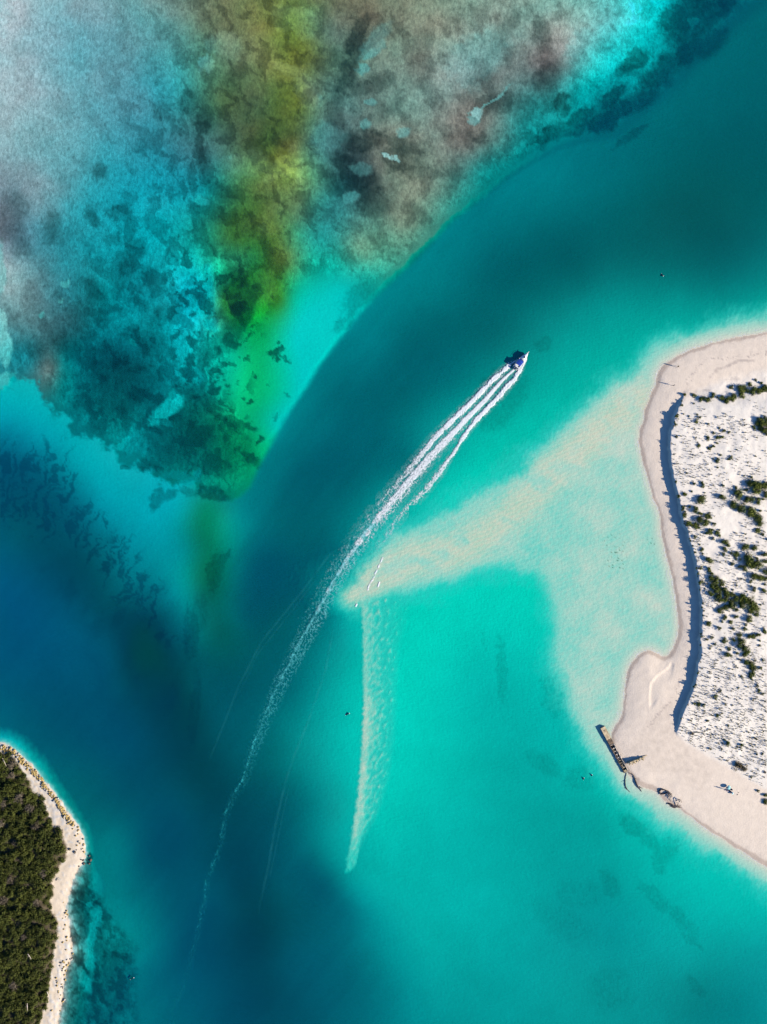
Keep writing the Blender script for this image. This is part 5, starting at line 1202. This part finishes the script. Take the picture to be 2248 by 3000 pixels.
# dead branches and bleached trunks showing in the thicket
for k, (x, y, a, L_, lab) in enumerate(((8, 2222, 60, 3.2, 'bleached dead trunk at the northern tip of the island thicket'), (165, 2580, -30, 1.8, 'small bare branch lying on the pale island beach'), (138, 2905, 65, 3.0, 'bleached dead branch at the southern thicket edge'), (82, 2795, 50, 2.2, 'bleached dead branch deep in the southern thicket'), (80, 2940, 85, 2.6, 'bleached dead branch at the bottom of the thicket'))):
    top = on_ground(x, y, .1 if k in (1,) else 1.6); d = Vector((math.cos(R(a)), -math.sin(R(a)), .12)) * L_
    q = MB(); q.tube([(0, 0, 0), tuple(d * .4 + Vector((.1, .1, .1))), tuple(d)], [.13, .10, .04], 6)
    for j in range(4):
        b = d * rng.uniform(.3, .9); e_ = Vector((rng.uniform(-1, 1), rng.uniform(-1, 1), .1)) * .7; q.tube([tuple(b), tuple(b + e_ * .5), tuple(b + e_)], [.05, .035, .012], 5)
    o = q.build('dead_branch', MAT_GREYWOOD if 'MAT_GREYWOOD' in globals() else MAT_CONC_P); o.location = top; tag(o, lab, 'branch')

# ---------------------------------------------------------------- foam: the boat's wake and the wash on the shore
def foam_material():
    m, t, b, out = new_mat('foam'); t.nodes.remove(b)
    df = nd(t, 'ShaderNodeBsdfDiffuse'); df.inputs['Color'].default_value = (.82, .83, .84, 1)
    tr = nd(t, 'ShaderNodeBsdfTransparent'); mx = nd(t, 'ShaderNodeMixShader')
    at = nd(t, 'ShaderNodeAttribute', attribute_name='cover')
    t.links.new(at.outputs['Fac'], mx.inputs[0]); t.links.new(tr.outputs[0], mx.inputs[1]); t.links.new(df.outputs[0], mx.inputs[2]); t.links.new(mx.outputs[0], out.inputs[0])
    return m
MAT_FOAM = foam_material()

def foam_object(name, gx, gy, cov, hgt, label, cat):
    """cells of a regular patch of water surface that carry foam"""
    ny, nx = cov.shape
    keep = np.maximum.reduce([cov[:-1, :-1], cov[1:, :-1], cov[1:, 1:], cov[:-1, 1:]]) > (.02 if cov.max() > .3 else .008)
    idx = np.arange(nx * ny).reshape(ny, nx)
    qd = np.stack([idx[:-1, :-1], idx[1:, :-1], idx[1:, 1:], idx[:-1, 1:]], -1)[keep]
    used, inv = np.unique(qd, return_inverse=True)
    co = np.stack([(gx.ravel()[used] - CX) * M, (CY - gy.ravel()[used]) * M, hgt.ravel()[used]], -1).astype(np.float32)
    me = bpy.data.meshes.new(name); nf = len(qd)
    me.vertices.add(len(used)); me.vertices.foreach_set('co', co.ravel())
    me.loops.add(nf * 4); me.loops.foreach_set('vertex_index', inv.ravel().astype(np.int32))
    me.polygons.add(nf); me.polygons.foreach_set('loop_start', np.arange(0, nf * 4, 4, dtype=np.int32)); me.update(calc_edges=True)
    a = me.attributes.new('cover', 'FLOAT', 'POINT'); a.data.foreach_set('value', np.clip(cov.ravel()[used], 0, 1).astype(np.float32))
    me.materials.append(MAT_FOAM)
    return tag(link(name, me), label, cat, kind='stuff')

def along(pts, x, y):
    """distance to the line, distance run along it (0..1 by point index), side"""
    best = np.full(x.shape, 1e9, np.float32); par = np.zeros(x.shape, np.float32); side = np.zeros(x.shape, np.float32)
    for i in range(len(pts) - 1):
        x0, y0 = pts[i]; dx, dy = pts[i + 1][0] - x0, pts[i + 1][1] - y0; L2 = dx * dx + dy * dy
        t = np.clip(((x - x0) * dx + (y - y0) * dy) / L2, 0, 1); ex = x - x0 - t * dx; ey = y - y0 - t * dy; d = ex * ex + ey * ey
        k = d < best; best = np.where(k, d, best); par = np.where(k, i + t, par); side = np.where(k, np.sign(dx * ey - dy * ex), side)
    return np.sqrt(best), par, side
WAKE = [(1512, 1078), (1476, 1110), (1457, 1131), (1421, 1173), (1375, 1219), (1336, 1260), (1299, 1299), (1265, 1334), (1228, 1377), (1165, 1450), (1116, 1507), (1075, 1557), (1041, 1603), (1015, 1642), (999, 1665),
        (983, 1697), (965, 1724), (947, 1759), (932, 1789), (900, 1845), (868, 1900), (846, 1951), (824, 1984), (807, 2020), (793, 2057), (774, 2098), (764, 2131), (747, 2172), (735, 2208), (725, 2242), (708, 2290),
        (678, 2338), (655, 2400), (647, 2460), (631, 2514), (605, 2569), (600, 2630), (586, 2684), (573, 2745), (556, 2813), (536, 2887), (508, 2942), (495, 3010)]
LEFT = [(1524, 1052), (1496, 1066), (1472, 1088), (1448, 1111), (1430, 1126), (1412, 1147), (1398, 1162), (1363, 1196), (1329, 1228), (1299, 1258), (1270, 1288), (1242, 1324), (1215, 1356), (1187, 1391), (1086, 1507), (1052, 1555), (1006, 1615), (960, 1681), (915, 1763), (878, 1840), (850, 1915), (820, 1990), (780, 2060)]
RIGHT = [(1543, 1048), (1534, 1066), (1520, 1090), (1506, 1113), (1488, 1131), (1467, 1157), (1432, 1192), (1398, 1228), (1375, 1256), (1352, 1290), (1329, 1327), (1311, 1352), (1288, 1386), (1250, 1432), (1210, 1472), (1166, 1518), (1148, 1550), (1130, 1576), (1091, 1617), (1050, 1690), (1010, 1760), (960, 1850)]
def wake_part(y0, y1, x0, x1, step):
    gx, gy = np.meshgrid(np.arange(x0, x1, step), np.arange(y0, y1, step)); gx = gx.astype(np.float32); gy = gy.astype(np.float32)
    dc, pc, sc_ = along(WAKE, gx, gy); yy = np.interp(pc, range(len(WAKE)), [p[1] for p in WAKE])
    n1 = fbm(gx, gy, 7, 4, 401, ang=math.radians(-50), stretch=2.4, gain=.6); n2 = fbm(gx, gy, 4.0, 3, 411, gain=.6); n3 = fbm(gx, gy, 22, 3, 421)
    wc = np.interp(yy, [1078, 1130, 1260, 1380, 1500, 1600, 1800, 2300, 3000], [4, 8, 14, 20, 16, 11, 8, 6, 7])
    ic = np.interp(yy, [1078, 1400, 1507, 1700, 1900, 2100, 2300, 2500, 2700, 2940], [1.5, 1.15, 1.0, .8, .66, .56, .5, .42, .34, .16])
    wig = dc + 3.0 * n3 * sstep(1400, 1600, yy)
    core = sstep(.95, .15, wig / wc) * ic
    cov = sstep(.10, .75, core * (1.05 + .0 * n1) + .42 * n1 * sstep(1120, 1350, yy) + .30 * n2 * sstep(1150, 1300, yy) - .22) * np.clip(ic * 1.0, .12, 1)
    cov = np.where(core > .02, cov, 0)
    dl, pl, sl = along(LEFT, gx, gy); yl = np.interp(pl, range(len(LEFT)), [p[1] for p in LEFT])
    wl = np.interp(yl, [1052, 1075, 1130, 1300, 1400, 1550, 2060], [2, 8, 9, 11, 13, 15, 12]); il = np.interp(yl, [1052, 1260, 1400, 1507, 1700, 1900, 2060], [1.4, 1.15, .72, .5, .36, .2, .08])
    saw = dl + 3.0 * n3 + 2.2 * n1                            # ragged outer edge of the spray
    cl = sstep(.08, .6, sstep(1.05, .25, saw / wl) * il + .38 * n1 + .36 * n2 - .26) * np.clip(il, .1, 1); cl = np.where(dl < wl * 1.5, cl, 0)
    dr, pr, sr = along(RIGHT, gx, gy); yr = np.interp(pr, range(len(RIGHT)), [p[1] for p in RIGHT])
    wr = np.interp(yr, [1048, 1075, 1130, 1240, 1330, 1390, 1550, 1850], [2, 7, 10, 9, 6, 11, 15, 11]); ir = np.interp(yr, [1048, 1300, 1390, 1470, 1560, 1620, 1850], [1.4, 1.15, .9, .66, .62, .34, .08])
    cr_ = sstep(.08, .6, sstep(1.05, .25, (dr + 2.5 * n3 + 1.5 * n1) / wr) * ir + .36 * n1 + .34 * n2 - .26) * np.clip(ir, .1, 1); cr_ = np.where(dr < wr * 1.5, cr_, 0)
    # lacy old foam between and behind the strands
    web = 1 - np.abs(fbm(gx, gy, 8, 3, 431, ang=math.radians(-55), stretch=1.5)) * 2.6
    reach = np.interp(yy, [1300, 1450, 1600, 1900, 2200, 2400], [26, 40, 46, 52, 40, 22]); iw = np.interp(yy, [1250, 1400, 1500, 1700, 1900, 2100, 2250, 2900], [.15, .95, .9, .6, .42, .28, .12, .05])
    lat = dc * sc_ * -1                                       # positive towards the lagoon
    zone = np.where(lat > 0, sstep(1, .35, lat / reach), sstep(1, .3, -lat / (reach * .75)) * .75)
    cw_ = sstep(.25, .85, web * zone + .25 * n2) * iw * zone
    cov = np.maximum.reduce([cov, cl, cr_, cw_])
    haze_ = .42 * np.maximum.reduce([sstep(2.3, .4, dl / wl) * np.clip(il, 0, 1), sstep(2.0, .4, dr / wr) * np.clip(ir, 0, 1), sstep(2.0, .4, dc / wc) * np.clip(ic, 0, 1)]) * np.clip(.5 + .9 * n1 + .7 * n2, 0, 1.3) * sstep(1720, 1420, yy)
    cov = np.maximum(cov, haze_)
    grain = fbm(gx, gy, 3.2, 3, 441, ang=math.radians(-50), stretch=2.5, gain=.7)
    cov = np.clip(cov * (.84 + .30 * grain - sstep(1180, 1380, yy) * (.16 - .30 * grain)), 0, .80)
    near = sstep(1420, 1090, yy)
    h = .03 + .03 * cov + near * (.10 * np.maximum(cl, cr_) * (.7 + .5 * n2) + .05 * cov * (1 + n1))
    h = np.maximum(h, .02)
    old = sstep(1330, 1900, yy + 160 * n3 + 60 * n2)                               # bubbles carried under as the trail ages
    h = h * (1 - sstep(0, .4, old)) + .006 - old * (.042 + .045 * sstep(1700, 2600, yy))
    h = mix(h, np.minimum(h, -.014), sstep(.40, .16, cov))     # thin foam is mostly bubbles just under the surface
    return gx, gy, cov, h
g_ = wake_part(1035, 1480, 1100, 1560, 1.6)
foam_object('boat_wake', *g_, 'broad white foaming wake right behind the motor boat', 'wake')
g_ = wake_part(1478.4, 3040, 470, 1200, 2.0)
foam_object('fading_wake', *g_, 'long thin fading foam trail left across the channel', 'wake')

# older, almost gone trails of other boats
gx, gy = np.meshgrid(np.arange(560, 1010, 2.2), np.arange(1600, 2760, 2.2)); gx = gx.astype(np.float32); gy = gy.astype(np.float32)
cv = np.zeros(gx.shape, np.float32)
for pts_, w_, a_ in (([(985, 1610), (963, 1629), (880, 1740), (766, 1880), (700, 2010), (644, 2151), (600, 2260)], 5, .035), ([(960, 1650), (860, 1785), (756, 1915), (680, 2080)], 3, .035),
                     ([(985, 1800), (955, 1960), (905, 2110), (860, 2220), (837, 2290), (807, 2420), (786, 2540), (746, 2725)], 6, .035), ([(860, 2250), (826, 2400), (806, 2500), (775, 2640)], 3, .035)):
    dd, pp_, ss_ = along(pts_, gx, gy); cv = np.maximum(cv, a_ * sstep(1, .1, dd / w_) * sstep(0, .8, pp_) * sstep(len(pts_) - 1.0, len(pts_) - 2.0, pp_))
cv = cv * np.clip(.75 + .6 * fbm(gx, gy, 10, 3, 451, ang=math.radians(-60), stretch=3), 0, 1.4)
foam_object('old_trails', gx, gy, cv, np.full(gx.shape, -.05, np.float32), 'faint old foam streaks lying in the channel beside the wake', 'wake')

def shore_wash():
    st = 1.8
    gx, gy = np.meshgrid(np.arange(1780, 2262, st), np.arange(945, 2560, st)); gx = gx.astype(np.float32); gy = gy.astype(np.float32)
    xi = np.clip(np.searchsorted(ax, gx), 0, len(ax) - 1); yi = np.clip(np.searchsorted(ay, gy), 0, len(ay) - 1)
    c = C_E[yi, xi]
    n1 = fbm(gx, gy, 40, 3, 501); n2 = fbm(gx, gy, 6, 3, 511)
    cov = sstep(1.8, .4, np.abs(c + 1.2 + 1.6 * n1)) * np.clip(.30 + .5 * n1 + .3 * n2, 0, .7)
    cov = cov + sstep(2, .4, np.abs(c + 9 + 4 * n1)) * np.clip(.05 + .4 * n1 + .3 * n2, 0, .3)
    gz = GZ[yi, xi]
    return gx, gy, cov, np.maximum(gz, 0) + .025
foam_object('shore_foam', *shore_wash(), 'thin white wash line along the eastern beach', 'foam')
gx, gy = np.meshgrid(np.arange(1000, 1140, 1.5), np.arange(1600, 1800, 1.5)); gx = gx.astype(np.float32); gy = gy.astype(np.float32)
d1 = seg_dist(gx, gy, [(1121, 1634), (1112, 1655), (1104, 1672), (1090, 1702), (1080, 1718), (1078, 1730)], False)[0]; d2 = seg_dist(gx, gy, [(1112, 1706), (1108, 1718)], False)[0]; d3 = seg_dist(gx, gy, [(1046, 1770), (1043, 1776)], False)[0]
cv = sstep(3.2, .6, d1 + 1.2 * fbm(gx, gy, 5, 2, 521)) * np.clip(.45 + .9 * fbm(gx, gy, 14, 2, 531), 0, 1) + sstep(3.2, .8, d2) * .9 + sstep(3, .8, d3) * .9
foam_object('bar_breaker', gx, gy, cv, .04 + .10 * cv, 'small white breakers over the tip of the sand flat', 'foam')
